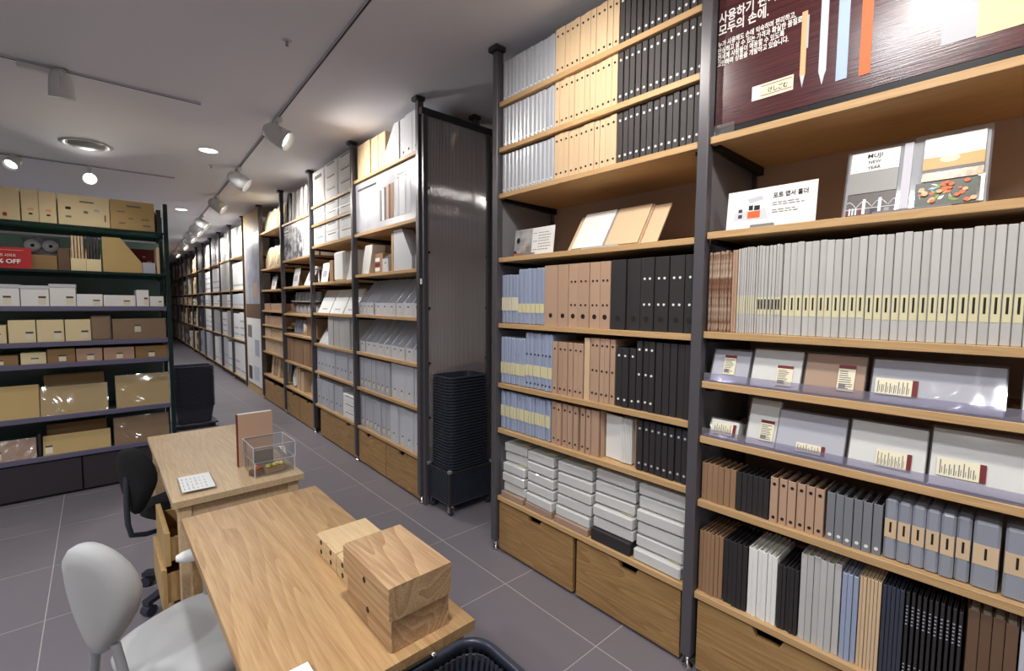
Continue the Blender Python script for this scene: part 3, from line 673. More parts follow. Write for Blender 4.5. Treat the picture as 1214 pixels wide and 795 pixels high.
nb(.386, .502, 6, 'tall pale notebook', .306, 'milky_file', 'page'); nb(.505, .548, 3, 'clear covered notebook', .29, 'blue_file', 'page')
nb(.55, .606, 6, 'thin tan notebook', .300, 'kraft', 'page'); nb(.608, .66, 5, 'dark blue grey notebook', .30, 'navy')
nb(.663, .79, 10, 'thin black notebook with striped spine', .300, 'near_black', gap=.004, stripes=[.03+.011*i for i in range(5)]+[.2+.011*i for i in range(6)])
nb(.794, .89, 4, 'brown album', .315, 'brown', 'page'); nb(.893, .92, 1, 'wide pale album', .30, 'paper_grey', 'page'); nb(.925, 1.09, 7, 'light blue grey notebook', .27, 'blue_file', 'page')

# ---------------------------------------------------------------- far run of shelving
SL = .027; RF = R(-90)-math.atan(SL); WF = 1.21
def FB(k):
    y = 2.945+WF*(k+1); return Fr(1.746+SL*(y-2.943), y, RF)
ZC = {0: [2.576, 2.101, 1.738, 1.38, 1.037, .71, .345], 1: [2.53, 2.33, 2.10, 1.70, 1.37, 1.03, .72, .345],
      2: [2.48, 2.02, 1.68, 1.34, 1.08, .72, .38], 3: [2.50, 1.97, 1.66, 1.36, 1.15, .97, .75, .40]}
shelving('shelving_unit', 'long oak and steel shelving run beyond the grey end panel', FB(3), WF, [ZC[3], ZC[2], ZC[1], ZC[0]], sides=(), depth=.52)
C1, C2, C3, C4 = FB(0), FB(1), FB(2), FB(3)
drawer(C1, .03, .60, 'oak floor drawer under grey files, left of the basket stack bay', 'oak floor drawers', notch=.20)
drawer(C1, .61, 1.18, 'oak floor drawer right beside the tall basket stack', 'oak floor drawers', notch=.27)
drawer(C2, .17, 1.18, 'wide oak floor drawer under the white case bay', 'oak floor drawers', notch=.80)
drawer(C3, .03, .58, 'left oak floor drawer under the brown book bay', 'oak floor drawers'); drawer(C3, .60, 1.18, 'right oak floor drawer under the brown book bay', 'oak floor drawers')
drawer(C4, .03, 1.18, 'single oak floor drawer under the round clock bay', 'oak floor drawers')
# end panel with fluted plastic
y_e = 2.945-.045
t = thing('end_panel', 'grey translucent fluted end panel of the far shelving run', 'panel', (1.735, y_e, 0), 0)
fw = MB(); nfl = 55; fp = [(.055+.545*i/(nfl*8), -.003-.0020*math.sin(2*math.pi*i/8)) for i in range(nfl*8+1)]
fw.rings([[(x, y, .42) for x, y in fp], [(x, y, 2.80) for x, y in fp]], closed=False)
part('fluted_sheet', fw.build('fluted_sheet', 'poly_panel'), t)
part('lower_sheet', boxmesh(.055, .60, -.003, .004, .06, .415, 'poly_panel'), t)
for x in (.012, .585): part('frame_post', boxmesh(x, x+.036, -.018, .018, 0.0, 2.84, 'steel', .003), t)
part('frame_rail', boxmesh(.0, .635, -.02, .02, 2.80, 2.845, 'dark_steel', .002), t); part('frame_rail', boxmesh(.05, .60, -.012, .012, .05, .085, 'dark_steel'), t)
for z in (2.3, 1.85, 1.45, 1.05, .65):
    for x in (.052, .578): part('bolt', MB().lathe([(0, -.006), (.008, -.004), (.008, .006)], 8).build('bolt', 'black_metal'), t, (x+.005, -.012, z), (R(90), 0, 0))
part('sticker', boxmesh(-.003, .0, -.012, .012, 1.62, 1.66, 'white'), t)

def magfile_mesh(w_, d, hf, hb, mat_, th=.003):
    def f():
        side = [(0, 0), (d, 0), (d, hb), (d*.62, hb), (0, hf)]
        g = MB().prism(side, 'x', 0, th).prism(side, 'x', w_-th, w_).box(th, w_-th, 0, th, 0, hf).box(th, w_-th, d-th, d, 0, hb).box(th, w_-th, th, d-th, 0, th)
        return g.build('magazine_file', mat_)
    return cached(('mag', round(w_, 4), d, hf, hb, mat_), f)
def tagged(t, x, z, w_=.022, h=.05, y=-.001):
    p = part('price_label', boxmesh(x, x+w_, y, 0, z, z+h, 'label_cream'), t); part('label_head', boxmesh(x, x+w_, y-.0007, y, z+h*.78, z+h, 'photo_dark'), p)
def magrow(fr, where, lx0, lx1, n, z, mat_, hf=.105, hb=.31, d=.27, desc='grey slant-cut magazine file', group='grey magazine files'):
    w_ = (lx1-lx0)/n
    for i in range(n):
        t = put(fr, 'magazine_file', f'{nth(i+1)} {desc} from the left {where}', 'magazine file', lx0+i*w_, .03+jit(.006), z, magfile_mesh(w_-.004, d, hf, hb, mat_), group)
        tagged(t, w_*.42, .03)
def filerow(fr, where, lx0, lx1, n, z, h, mat_, desc, group, hole=None, tag=True, d=.27, pages=None, name='file_box', cat='file box', lj=.008):
    w_ = (lx1-lx0)/n
    for i in range(n):
        lab = f'{nth(i+1)} {desc} from the left {where}' if n > 1 else f'{desc} {where}'
        t = put(fr, name, lab, cat, lx0+i*w_, .03+jit(lj), z, boxmesh(0, w_-.003, 0, d, 0, h, mat_, .002) if not pages else cover_mesh(w_-.003, h, d, mat_), group)
        if pages: part('page_block', boxmesh(.004, w_-.007, .008, d-.006, .004, h-.01, pages), t)
        if tag: tagged(t, w_*.4, .03)
        if hole: part('finger_hole', hole_mesh('ink', .011), t, (w_*.5, 0, hole))
W1 = 'in the bay beside the end panel'
z = 2.576
filerow(C1, 'on top of end panel bay', .06, .60, 4, z, .30, 'kraft', 'cream upright file box', 'cream file boxes', tag=False)
t = put(C1, 'magazine_file', 'grey slant-cut file seen side on atop the end panel bay', 'magazine file', .61, .03, z, MB().prism([(0, 0), (.24, 0), (.24, .30), (.16, .30), (0, .12)], 'y', 0, .10).build('magazine_file', 'grey_file'), 'grey magazine files')
filerow(C1, 'on top of end panel bay', .86, 1.185, 3, z, .305, 'grey_file', 'grey file box with finger hole', 'grey file boxes', hole=.05, tag=False)
t = put(C1, 'stationery_poster', 'pale poster of standing notebooks above the end panel bay', 'poster', .024, .02, 2.108)
part('print_sheet', boxmesh(0, 1.16, 0, .004, 0, .432, 'print_pale'), t)
for i, (x0_, w_, m_, h) in enumerate([(.50, .035, 'ink_grey', .30), (.545, .03, 'paper', .30), (.585, .035, 'photo_dark', .31), (.63, .03, 'kraft_brown', .32), (.665, .035, 'brown', .32), (.705, .05, 'kraft_deep', .32), (.78, .06, 'grey_solid', .33), (.85, .09, 'grey_file', .34), (.97, .06, 'grey_solid', .35)]):
    part('book_picture', boxmesh(x0_, x0_+w_, -.0012, 0, .05, h, m_), t)
text_lines(t, .05, [.365], .45, 'ink', .018); text_lines(t, .82, [.36, .335], .25, 'ink_grey', .008)
for x in (.02, 1.10): part('clip', boxmesh(x, x+.035, -.006, 0, -.006, .012, 'film'), t)
z = 1.738
t = put(C1, 'sample_booklet', 'white curved sample booklet at left on end panel bay display shelf', 'booklet', .05, .05, z)
part('pages', MB().prism([(0, 0), (.16, 0), (.24, .20), (.25, .255), (.10, .255), (.05, .15)], 'y', 0, .12).build('pages', 'paper'), t)
t = put(C1, 'gift_tin', 'small red and white boxed set beside the sample booklet', 'box', .30, .07, z)
part('carton', boxmesh(0, .16, 0, .08, 0, .17, 'kraft_deep', .002), t)
for r_ in range(3): part('printed_row', boxmesh(.01, .10, -.002, 0, .02+r_*.042, .05+r_*.042, ['paper', 'maroon', 'paper'][r_]), t)
magrow(C1, 'on end panel bay display shelf', .55, .66, 1, z, 'grey_file', .11, .20, .22, 'low grey magazine file')
put(C1, 'wood_board', 'thin pale wood board standing between grey files', 'board', .685, .04, z, boxmesh(0, .03, 0, .2, 0, .31, 'panel_oak', .001))
t = put(C1, 'magazine_file', 'tall grey slant-cut file beside the thin wood board', 'magazine file', .725, .04, z, MB().prism([(0, 0), (.30, 0), (.30, .10), (.14, .325), (0, .325)], 'y', 0, .10).build('magazine_file', 'grey_file'), 'grey magazine files')
put(C1, 'clear_box', 'small clear box at right end of end panel bay display shelf', 'box', 1.06, .05, z, boxmesh(0, .11, 0, .14, 0, .11, 'clear_file', .002))
magrow(C1, 'on upper slant file shelf', .035, .36, 4, 1.38, 'grey_file'); magrow(C1, 'on upper slant file shelf, wider group', .365, 1.185, 6, 1.38, 'grey_file')
magrow(C1, 'on lower slant file shelf', .035, 1.185, 9, 1.037, 'grey_file', .10, .30)
filerow(C1, 'under the slant files', .035, .66, 7, .71, .275, 'grey_solid', 'grey standing file box', 'grey file boxes'); filerow(C1, 'under the slant files', .67, 1.185, 4, .71, .285, 'grey_file', 'pale standing file box', 'grey file boxes')
filerow(C1, 'above floor drawers', .035, .66, 7, .345, .285, 'grey_solid', 'grey standing file box', 'grey file boxes'); filerow(C1, 'above floor drawers', .67, 1.185, 4, .345, .30, 'grey_file', 'pale standing file box', 'grey file boxes')
# white case bay
def case(fr, label, lx, z, w_, h, n, group='white drawer cases'):
    t = put(fr, 'drawer_case', label, 'drawer case', lx, .02, z, boxmesh(0, w_, 0, .30, 0, h, 'white', .003), group)
    for i in range(n):
        zz = h*(i+.5)/n; part('drawer_front', boxmesh(.012, w_-.012, -.003, 0, zz-h*.36/n, zz+h*.40/n, 'paper'), t); part('slot', boxmesh(w_*.2, w_*.8, -.0036, 0, zz+h*.26/n, zz+h*.36/n, 'ink_grey'), t)
for i in range(3):
    for j in range(3 if i else 1):
        case(C2, f'white drawer case, column {["one", "two", "three"][i]} tier {["one", "two", "three"][j]}, on top of white case bay', .04+i*.385, 2.53+j*.122, .37, .36 if i == 0 else .12, 1)
for i in range(3): case(C2, f'{nth(i+1)} flat white drawer case from the left on second shelf of white case bay', .04+i*.385, 2.33, .37, .168, 2)
for i in range(3): case(C2, f'{nth(i+1)} white drawer case from the left on third shelf of white case bay', .04+i*.385, 2.10, .37, .20, 2)
z = 1.70
def standcard(fr, label, lx, ly, z, w_, h, mat_='white', name='display_card', tilt=10, th=.006, group=None):
    t = put(fr, name, label, 'display card', lx, ly, z, None, group)
    part('card', boxmesh(0, w_, 0, th, 0, h, mat_, .001), t, rot=(R(-tilt), 0, 0)); part('strut', MB().prism([(.01, 0), (.01+h*.4, 0), (.01+h*.12, h*.6)], 'x', w_*.45, w_*.55).build('strut', 'grey_solid'), t)
    part('print_block', boxmesh(w_*.2, w_*.7, -.0008, 0, h*.3, h*.6, 'grey_solid'), t, rot=(R(-tilt), 0, 0)); return t
standcard(C2, 'white product card at left on white case bay display shelf', .10, .06, z, .22, .22)
put(C2, 'kraft_box', 'narrow kraft box beside a white product card', 'box', .34, .08, z, boxmesh(0, .1, 0, .1, 0, .23, 'kraft_deep', .002))
put(C2, 'paper_case', 'tall white rounded paper case on white case bay display shelf', 'case', .55, .05, z, boxmesh(0, .27, 0, .12, 0, .30, 'paper', .02))
t = put(C2, 'sample_booklet', 'white leaning booklet at right on white case bay display shelf', 'booklet', .88, .05, z, MB().prism([(0, 0), (.20, 0), (.27, .28), (.14, .28), (.09, .12)], 'y', 0, .12).build('b', 'paper'))
z = 1.37
for i, (lx, w_) in enumerate([(.08, .36), (.46, .36), (.84, .30)]):
    t = put(C2, 'paper_pad', f'{nth(i+1)} large tilted white pad from the left in white case bay', 'paper pad', lx, .03, z+.002, None, 'tilted white pads')
    part('pad', boxmesh(0, w_, 0, .025, 0, .27, 'paper', .002), t, rot=(R(-24), 0, 0)); part('small_print', boxmesh(w_*.3, w_*.7, -.001, 0, .04, .055, 'grey_solid'), t, rot=(R(-24), 0, 0))
z = 1.03
t = put(C2, 'film_pack', 'crinkled white pack leaning left of tall clear files', 'pack', .06, .04, z+.001, None); part('pack_body', boxmesh(0, .30, 0, .05, 0, .25, 'paper', .004), t, rot=(R(-30), 0, 0)); part('wrapper', boxmesh(-.004, .304, -.004, .054, -.001, .254, 'film'), t, rot=(R(-30), 0, 0))
filerow(C2, 'in white case bay', .42, 1.18, 5, z, .32, 'milky_file', 'tall clear file box', 'clear file boxes', tag=False)
filerow(C2, 'in white case bay', .035, 1.18, 10, .72, .285, 'grey_solid', 'grey file box with dark hole', 'grey file boxes', hole=.09, tag=False)
filerow(C2, 'above the wide drawer', .035, .80, 6, .345, .29, 'grey_solid', 'grey standing file box', 'grey file boxes', hole=.09, tag=False)
case(C2, 'low white drawer case above the wide oak drawer', .83, .345, .34, .24, 3)
# brown book bay
z = 2.48
for i in range(5): put(C3, 'paper_fan', f'{nth(i+1)} white folded fan from the left atop the brown book bay', 'fan', .30+i*.165, .05, z, MB().prism([(0, 0), (.12, 0), (.155, .33), (.12, .37), (.05, .34)], 'y', 0, .10).build('fan', 'paper'), 'white folded fans')
put(C3, 'picture_frame', 'black oval frame standing left of the white fans', 'frame', .06, .06, z, MB().prism([(.1+.1*math.cos(R(a)), .2+.2*math.sin(R(a))) for a in range(0, 360, 20)], 'y', 0, .03).build('f', 'near_black'))
t = put(C3, 'room_poster', 'grey photo poster with white strip above the brown book bay', 'poster', .024, .02, 2.026)
part('print_sheet', boxmesh(0, .80, 0, .004, 0, .42, 'print_scene'), t); part('white_strip', boxmesh(.80, 1.16, 0, .004, 0, .42, 'paper'), t); part('bottle_picture', boxmesh(.83, .86, -.001, 0, .06, .2, 'photo_dark'), t)
text_lines(t, .05, [.35, .31], .25, 'white', .02)
z = 1.68
standcard(C3, 'white square card at left on brown book bay display shelf', .22, .06, z, .24, .24); standcard(C3, 'white leaning card at right on brown book bay display shelf', .70, .06, z, .28, .25, tilt=22)
t = put(C3, 'desk_lamp', 'small white lamp with round head on brown book bay', 'lamp', 1.08, .12, z)
part('base', MB().lathe([(0, 0), (.05, 0), (.05, .012), (.008, .016), (.008, .19)], 12).build('base', 'white'), t); part('head', MB().lathe([(.0, .0), (.06, 0), (.05, .035), (.02, .05), (0, .05)], 14).build('head', 'white'), t, (-.03, 0, .18))
z = 1.34
t = put(C3, 'riser', 'thin white riser shelf in brown book bay', 'riser', .08, .08, z); part('top', boxmesh(0, 1.05, 0, .2, .15, .158, 'white'), t)
for x in (.0, 1.042): part('side', boxmesh(x, x+.008, 0, .2, 0, .15, 'acrylic'), t)
jar = MB().lathe([(0, 0), (.042, 0), (.045, .01), (.045, .085), (.035, .10), (.035, .115), (0, .115)], 14).build('jar', 'clear_file')
for i in range(7): put(C3, 'glass_jar', f'{nth(i+1)} small jar from the left on thin white riser', 'jar', .16+i*.14, .16, z+.158, jar, 'small jars')
for i in range(6): put(C3, 'glass_jar', f'{nth(i+1)} small jar from the left under thin white riser', 'jar', .18+i*.16, .16, z, jar, 'small jars')
z = 1.08
bot = MB().lathe([(0, 0), (.04, 0), (.042, .01), (.042, .12), (.02, .15), (.02, .18), (0, .18)], 14).build('bottle', 'blue_file')
for i in range(5): put(C3, 'bottle', f'{nth(i+1)} pale blue bottle from the left in brown book bay', 'bottle', .14+i*.11, .14, z, bot, 'pale blue bottles')
put(C3, 'candle', 'pale yellow candle beside pale blue bottles', 'candle', .70, .10, z, MB().lathe([(0, 0), (.05, 0), (.05, .14), (.04, .142), (0, .138)], 16).build('candle', 'label_cream'))
for i in range(3): put(C3, 'wood_box', f'{nth(i+1)} upright brown wood box from the left beside the candle', 'box', .78+i*.13, .06, z, boxmesh(0, .125, 0, .2, 0, .22, 'kraft_deep', .002), 'upright wood boxes')
filerow(C3, 'in the brown book bay', .05, 1.12, 8, .72, .30, 'kraft_deep', 'large brown album', 'brown albums', tag=False, pages='page', name='album', cat='album')
z = .38
for i in range(2): filerow(C3, 'above the brown book bay drawers'+(', left pair' if i == 0 else ', right pair'), .42+i*.16, .55+i*.16, 2, z, .27-.02*i, 'kraft', 'tan album', 'tan albums', tag=False, pages='page', name='album', cat='album')
for i, lx in enumerate((.22, 1.0)): put(C3, 'round_tray', f'{["left", "right"][i]} round white tray leaning above brown book bay drawers', 'tray', lx, .10, z+.135, MB().lathe([(0, 0), (.12, 0), (.135, .02), (.12, .012), (0, .010)], 24).build('tray', 'white'), 'round white trays', rx=R(78))
# round clock bay
clock = MB().lathe([(0, .02), (.15, .02), (.165, 0), (.165, -.03), (0, -.03)], 28).build('clock', 'white')
face = MB().lathe([(0, .0225), (.135, .0225), (.135, .0205)], 28).build('face', 'card_cream')
for zi, (z, n) in enumerate(((2.50, 4), (1.97, 4))):
    for i in range(n):
        t = put(C4, 'wall_clock', f'{nth(i+1)} round clock from the left on {["top", "second"][zi]} shelf of clock bay', 'clock', .17+i*.285, .10, z+.167, clock, 'round clocks', rx=R(80)); part('face', face, t)
        for a in (50, 170): part('hand', boxmesh(-.004, .004, 0, .09, .023, .025, 'ink'), t, rot=(0, 0, R(a)))
standcard(C4, 'white box card on clock bay display shelf', .25, .08, 1.66, .25, .2)
for r_, (z, h, n, m_) in enumerate(((1.36, .10, 6, 'kraft_brown'), (1.15, .13, 6, 'kraft_brown'), (.97, .13, 6, 'kraft'), (.75, .18, 6, 'kraft'))):
    filerow(C4, f'on shelf {["four", "three", "two", "one"][r_]} above the standing boards', .08, 1.1, n, z, h, m_, 'small tan box', 'small tan boxes', tag=False, name='small_box', cat='box')
for i, (lx, m_, h) in enumerate([(.22, 'kraft', .28), (.40, 'kraft_brown', .30), (.56, 'kraft', .27), (.95, 'paper', .28)]):
    put(C4, 'standing_board', f'{nth(i+1)} leaning board from the left above clock bay drawer', 'board', lx, .06, .40+.002, boxmesh(0, .12, 0, .05, 0, h, m_, .002), 'leaning boards', rx=R(-6))

# ---------------------------------------------------------------- oak poster column and the runs beyond
PF = FB(4)
t = thing('display_column', 'oak panel column with tall white picture posters in far aisle', 'display panel', (PF.x, PF.y, 0), PF.rz)
part('oak_panel', boxmesh(.02, 1.19, .01, .05, 0.0, 2.92, 'panel_oak'), t)
pp = part('upper_poster', boxmesh(.12, 1.12, 0, .01, 1.45, 2.55, 'print_pale'), t); part('picture', boxmesh(.7, 1.0, -.002, 0, 1.55, 1.78, 'kraft_brown'), pp)
part('brown_band', boxmesh(.12, 1.12, 0, .01, 1.22, 1.45, 'brown'), t)
pp = part('lower_poster', boxmesh(.12, 1.12, 0, .01, .14, 1.22, 'paper'), t)
for (a, b, c_, d, m_) in [(.2, .5, .9, 1.1, 'photo_grey'), (.7, 1.0, .62, .88, 'grey_solid'), (.2, .45, .2, .42, 'photo_dark'), (.6, .95, .22, .45, 'grey_file')]: part('picture', boxmesh(a, b, -.002, 0, c_, d, m_), pp)
random.seed(5)
NF = 14
ZF = [.12, .80, 1.38, 1.70, 2.30]
shelving('shelving_unit', 'distant dark steel shelving run far down the aisle', FB(4+NF), WF, [ZF]*NF, sides=(), depth=.5)
for k in range(NF):
    fr = FB(5+k); pal = ['white', 'paper', 'milky_file', 'grey_file'] if k < 4 else (['grey_solid', 'charcoal', 'grey_cloth'] if k == 4 else ['kraft', 'paper', 'kraft_brown', 'card_cream', 'brown'])
    for r_, z in enumerate(ZF):
        hmax = ([.62, .52, .26, .55, .56])[r_]; n = (2, 2, 2, 1, 2)[r_] if k < 4 else 3
        if k > 8: n = 2
        w_ = 1.13/n
        for i in range(n):
            h = hmax*random.uniform(.88, 1) if k < 5 else hmax*random.uniform(.5, .95)
            t = put(fr, 'storage_box', f'{nth(i+1)} box from the left, shelf {["one", "two", "three", "four", "five"][r_]} up, far bay {nth(k+1)} beyond the poster column', 'box', .04+i*w_, .02+jit(.01), z, boxmesh(0, round(w_-.015, 3), 0, .4, 0, round(h, 2), random.choice(pal), .002), 'boxes on the distant shelves')
            if k < 4:
                for q in range(random.randint(1, 3)): part('print_block', boxmesh(.05, w_-.08, -.002, 0, h*(.15+.25*q), h*(.15+.25*q)+.03, 'grey_solid'), t)
            elif k < 9: part('print_block', boxmesh(.06, w_*.6, -.002, 0, h*.3, h*.6, random.choice(pal)), t)

# ---------------------------------------------------------------- glass shelf unit on the left
G = Fr(0, 4.84, 0); GX0, GX1 = -1.32, .468
ZG = [2.05, 1.71, 1.44, 1.175, 1.015, .62, .32]
t = thing('glass_shelf_unit', 'dark green metal unit with glass shelves of boxes, left side', 'shelf unit', (0, 4.84, 0))
for x in (GX0, GX1-.02):
    for y in (0, .44): part('post', boxmesh(x, x+.03, y, y+.03, 0, 2.29 if y == 0 else 2.24, 'green_steel', .003), t)
for i, z in enumerate(ZG):
    sh = part('glass_shelf', boxmesh(GX0+.032, GX1-.022, .02, .43, z-.012, z, 'green_glass'), t)
    part('front_rail', boxmesh(GX0+.032, GX1-.022, .0, .018, z-.034 if i > 1 else z-.016, z+.003, 'rail_lilac' if i > 1 else 'green_steel', .002), sh)
    part('side_arm', boxmesh(GX1-.04, GX1-.024, .03, .43, z-.05, z-.013, 'green_steel'), sh)
    part('rear_rail', boxmesh(GX0+.032, GX1-.022, .425, .44, z-.034, z+.003, 'green_steel'), sh)
part('back_glass', boxmesh(GX0+.032, GX1-.024, .448, .454, 1.72, 2.0, 'teal_lit_glass'), t); part('back_board', boxmesh(GX0+.032, GX1-.024, .448, .454, .30, 1.70, 'teal_back'), t)
for (a, b) in ((-1.31, -.80), (-.79, -.13), (-.12, .42)): part('base_panel', boxmesh(a, b, .015, .035, .02, .275, 'base_panel', .002), t)
part('base_box', boxmesh(GX0, GX1-.03, .035, .47, 0, .28, 'black_metal'), t)
def gbox(label, x0, x1, z, h, mat_, ly=.03, d=.3, name='carton', cat='box', rx=0, tag=None, film=False, group='boxes on the glass shelves', bev=.002, lid=None):
    w_ = x1-x0
    o = put(G, name, label, cat, x0, ly, z+.0005, boxmesh(0, w_, 0, d, 0, h, mat_, bev), group, rx=rx)
    if tag: tagged(o, tag[0]*w_, tag[1]*h, .04 if w_ > .12 else .022, min(.06, h*.45))
    if film: part('wrapper', boxmesh(-.003, w_+.003, -.004, d, 0, h+.004, 'film'), o)
    if lid: part('lid', boxmesh(-.003, w_+.003, -.004, d+.002, h-lid, h+.003, 'grey_file' if mat_ == 'paper' else mat_), o)
    return o
z = 2.05
def marks(o, L_):
    for (x, zz, w_, h, m_) in L_: part('printed_mark', boxmesh(x, x+w_, -.001, 0, zz, zz+h, m_), o)
a = gbox('cream carton with small red mark at left end of top glass shelf', -.86, -.375, z, .235, 'card_cream'); marks(a, [(.40, .03, .02, .025, 'red'), (.28, .035, .08, .012, 'ink'), (.30, .13, .012, .012, 'ink'), (.34, .132, .012, .012, 'ink')])
a = gbox('narrow cream file box left of its twin on top glass shelf', -.368, -.28, z, .232, 'card_cream'); marks(a, [(.032, .085, .03, .018, 'skin_tone'), (.036, .055, .02, .012, 'ink')])
a = gbox('narrow cream file box right of its twin on top glass shelf', -.278, -.187, z, .23, 'card_cream'); marks(a, [(.034, .085, .03, .018, 'skin_tone'), (.038, .055, .02, .012, 'ink')])
a = gbox('wide cream carton with scattered icons on top glass shelf', -.178, .112, z, .232, 'card_cream'); marks(a, [(.12, .18, .08, .012, 'ink_grey'), (.04, .12, .03, .02, 'ink'), (.04, .06, .03, .014, 'ink_grey'), (.14, .10, .025, .02, 'ink_grey'), (.20, .12, .03, .018, 'grey_solid'), (.26, .05, .006, .05, 'ink')])
a = gbox('wide golden carton at right end of top glass shelf', .116, .392, z, .235, 'kraft_gold'); marks(a, [(.10, .185, .09, .014, 'ink_grey'), (.04, .14, .05, .008, 'ink_grey'), (.11, .09, .03, .01, 'ink_grey'), (.19, .09, .05, .01, 'ink_grey'), (.05, .05, .04, .01, 'ink_grey'), (.20, .04, .05, .012, 'ink_grey')])
gbox('dark slim case at the right end of top glass shelf', .405, .435, z, .19, 'charcoal')
z = 1.71
t = put(G, 'sale_sign', 'red percent off sale sign on second glass shelf', 'sign', -.93, .0, z+.002)
part('card', boxmesh(0, .60, 0, .004, 0, .150, 'red'), t, rot=(R(-5), 0, 0))
part('lettering', textmesh('% OFF', .041, 'white', 'RIGHT', sx=1.0, bold=.03), t, (.545, -.0072, .035), (R(85), 0, 0)); part('lettering', textmesh('즈 시리즈', .023, 'white', 'RIGHT', sx=.9), t, (.525, -.0105, .082), (R(85), 0, 0))
part('thin_line', boxmesh(.05, .56, -.001, 0, .128, .131, 'skin_tone'), t, rot=(R(-5), 0, 0)); part('foot_strip', boxmesh(.1, .44, -.015, -.003, -.001, .02, 'paper'), t)
a = gbox('wide brown box behind the red sale sign', -.34, -.20, z, .11, 'kraft_dim', ly=.06)
a = gbox('tall dark brown box left of the kraft file holders', -.195, -.13, z, .17, 'brown', ly=.05)
t = put(G, 'disc_album', 'clear album with two discs on second glass shelf', 'album', -.385, .19, z+.112, None)
part('sleeve', boxmesh(0, .2, 0, .006, 0, .14, 'film'), t); part('backing', boxmesh(0, .2, .008, .012, -.11, .14, 'navy'), t)
for i in range(2):
    d_ = part('disc', MB().lathe([(.009, .001), (.046, .001), (.046, -.001), (.009, -.001)], 24).build('disc', 'grey_file'), t, (.052+.097*i, -.004, .075), (R(90), 0, 0)); part('hub', MB().lathe([(0, .0015), (.012, .0015), (.012, -.001)], 12).build('hub', 'ink'), d_)
for i, (x0, m_) in enumerate(((-.125, 'kraft'), (-.038, 'charcoal'))):
    t = put(G, 'magazine_file', ['kraft file holder filled with cream notebooks', 'kraft file holder filled with dark notebooks'][i]+' on second glass shelf', 'magazine file', x0, .02, z+.0005, magfile_mesh(.085, .25, .095, .20, 'card_cream'), 'kraft file holders')
    for q in range(4): put(G, 'slim_notebook', f'{nth(q+1)} {["cream", "dark"][i]} notebook from the left inside its kraft file holder', 'notebook', x0+.007+q*.018, .03, z+.0045, boxmesh(0, .013, 0, .2, 0, .262, 'kraft' if i == 0 else 'charcoal', .001), 'notebooks in the kraft holders')
t = put(G, 'magazine_file', 'big kraft slant-cut file seen side on, second glass shelf', 'magazine file', .058, .03, z+.0005, MB().prism([(0, 0), (.24, 0), (.24, .085), (.11, .275), (0, .275)], 'y', 0, .09).build('m', 'kraft_gold'))
gbox('small grey box right of the big kraft slant file', .302, .385, z, .09, 'grey_solid', d=.1)
t = put(G, 'map_card', 'dark red printed card behind the big kraft slant file', 'card', .20, .30, z+.0005, boxmesh(0, .2, 0, .01, 0, .22, 'maroon')); marks(t, [(.12, .15, .02, .01, 'skin_tone'), (.15, .11, .03, .008, 'skin_tone'), (.08, .09, .03, .01, 'skin_tone')])
gbox('thin upright tan board at right end of second glass shelf', .395, .415, z, .22, 'kraft', d=.2)
z = 1.44
for i, (x0, x1, h, l_) in enumerate([(-.62, -.405, .155, 'white lidded box at left end'), (-.400, -.254, .15, 'white lidded box second from left'), (-.25, -.108, .165, 'white lidded box third from left'), (-.104, .045, .095, 'low white box beside the lidded boxes'), (.05, .246, .09, 'longest low white box'), (.252, .332, .135, 'tall narrow white box'), (.338, .43, .085, 'smallest white box at right end')]):
    gbox(l_+' of third glass shelf', x0, x1, z, h, 'paper', tag=(.62, .1), lid=.02 if i < 3 else None)
z = 1.175
for i, (x0, x1, h, l_) in enumerate([(-.66, -.482, .13, 'tan envelope box at left edge'), (-.472, -.334, .165, 'cream document box first'), (-.328, -.184, .165, 'cream document box second'), (-.178, -.034, .165, 'cream document box third')]):
    gbox(l_+' on fourth glass shelf', x0, x1, z, h, 'card_cream', tag=(.62, .12)); 
gbox('crinkled clear bag of tan cards on fourth glass shelf', -.03, .085, z, .19, 'kraft_dim', film=True, name='film_bag', cat='bag', bev=.01); gbox('wide tan wrapped pack at right of fourth glass shelf', .095, .435, z, .165, 'kraft_dim', film=True, tag=(.4, .35))
z = 1.015
for i, (x0, x1, h, m_) in enumerate([(-.62, -.432, .072, 'kraft_dim'), (-.42, -.288, .085, 'card_cream'), (-.282, -.13, .105, 'kraft_dim'), (-.124, .026, .10, 'kraft_brown'), (.034, .222, .098, 'kraft_brown'), (.23, .44, .098, 'kraft_dim')]):
    gbox(f'{nth(i+1)} low kraft box from the left on fifth glass shelf', x0, x1, z, h, m_, tag=(.4, .1))
z = .62
gbox('large golden folder carton at left of sixth glass shelf', -.85, -.34, z, .245, 'kraft_gold', ly=.02, d=.05, rx=R(-12)); 
gbox('shiny wrapped wide folder pack in middle of sixth glass shelf', -.335, .045, z, .22, 'kraft_gold', ly=.02, d=.06, rx=R(-16), film=True); gbox('second folder pack standing behind the shiny wrapped one', -.32, .03, z, .29, 'kraft_dim', ly=.20, d=.05)
gbox('shiny wrapped folder pack at right of sixth glass shelf', .095, .442, z, .265, 'kraft_gold', ly=.02, d=.06, rx=R(-14), film=True)
z = .32
gbox('wrapped brown folder stack at left of bottom glass shelf', -.85, -.37, z, .15, 'kraft_brown', ly=.02, d=.06, rx=R(-16), film=True, tag=(.55, .1)); gbox('wide brown folder stack in middle of bottom glass shelf', -.335, .05, z, .15, 'kraft_gold', ly=.02, d=.06, rx=R(-18), tag=(.03, .1)); gbox('brown folder stack standing behind in middle of bottom glass shelf', -.32, .03, z, .2, 'kraft_dim', ly=.2, d=.05)
gbox('shiny wrapped tan folder stack at right of bottom glass shelf', .072, .43, z, .22, 'kraft_dim', ly=.02, d=.06, rx=R(-16), film=True)
gbox('black divider stand between folder stacks on bottom glass shelf', -.36, -.343, z, .17, 'near_black', d=.2, name='divider', cat='divider')

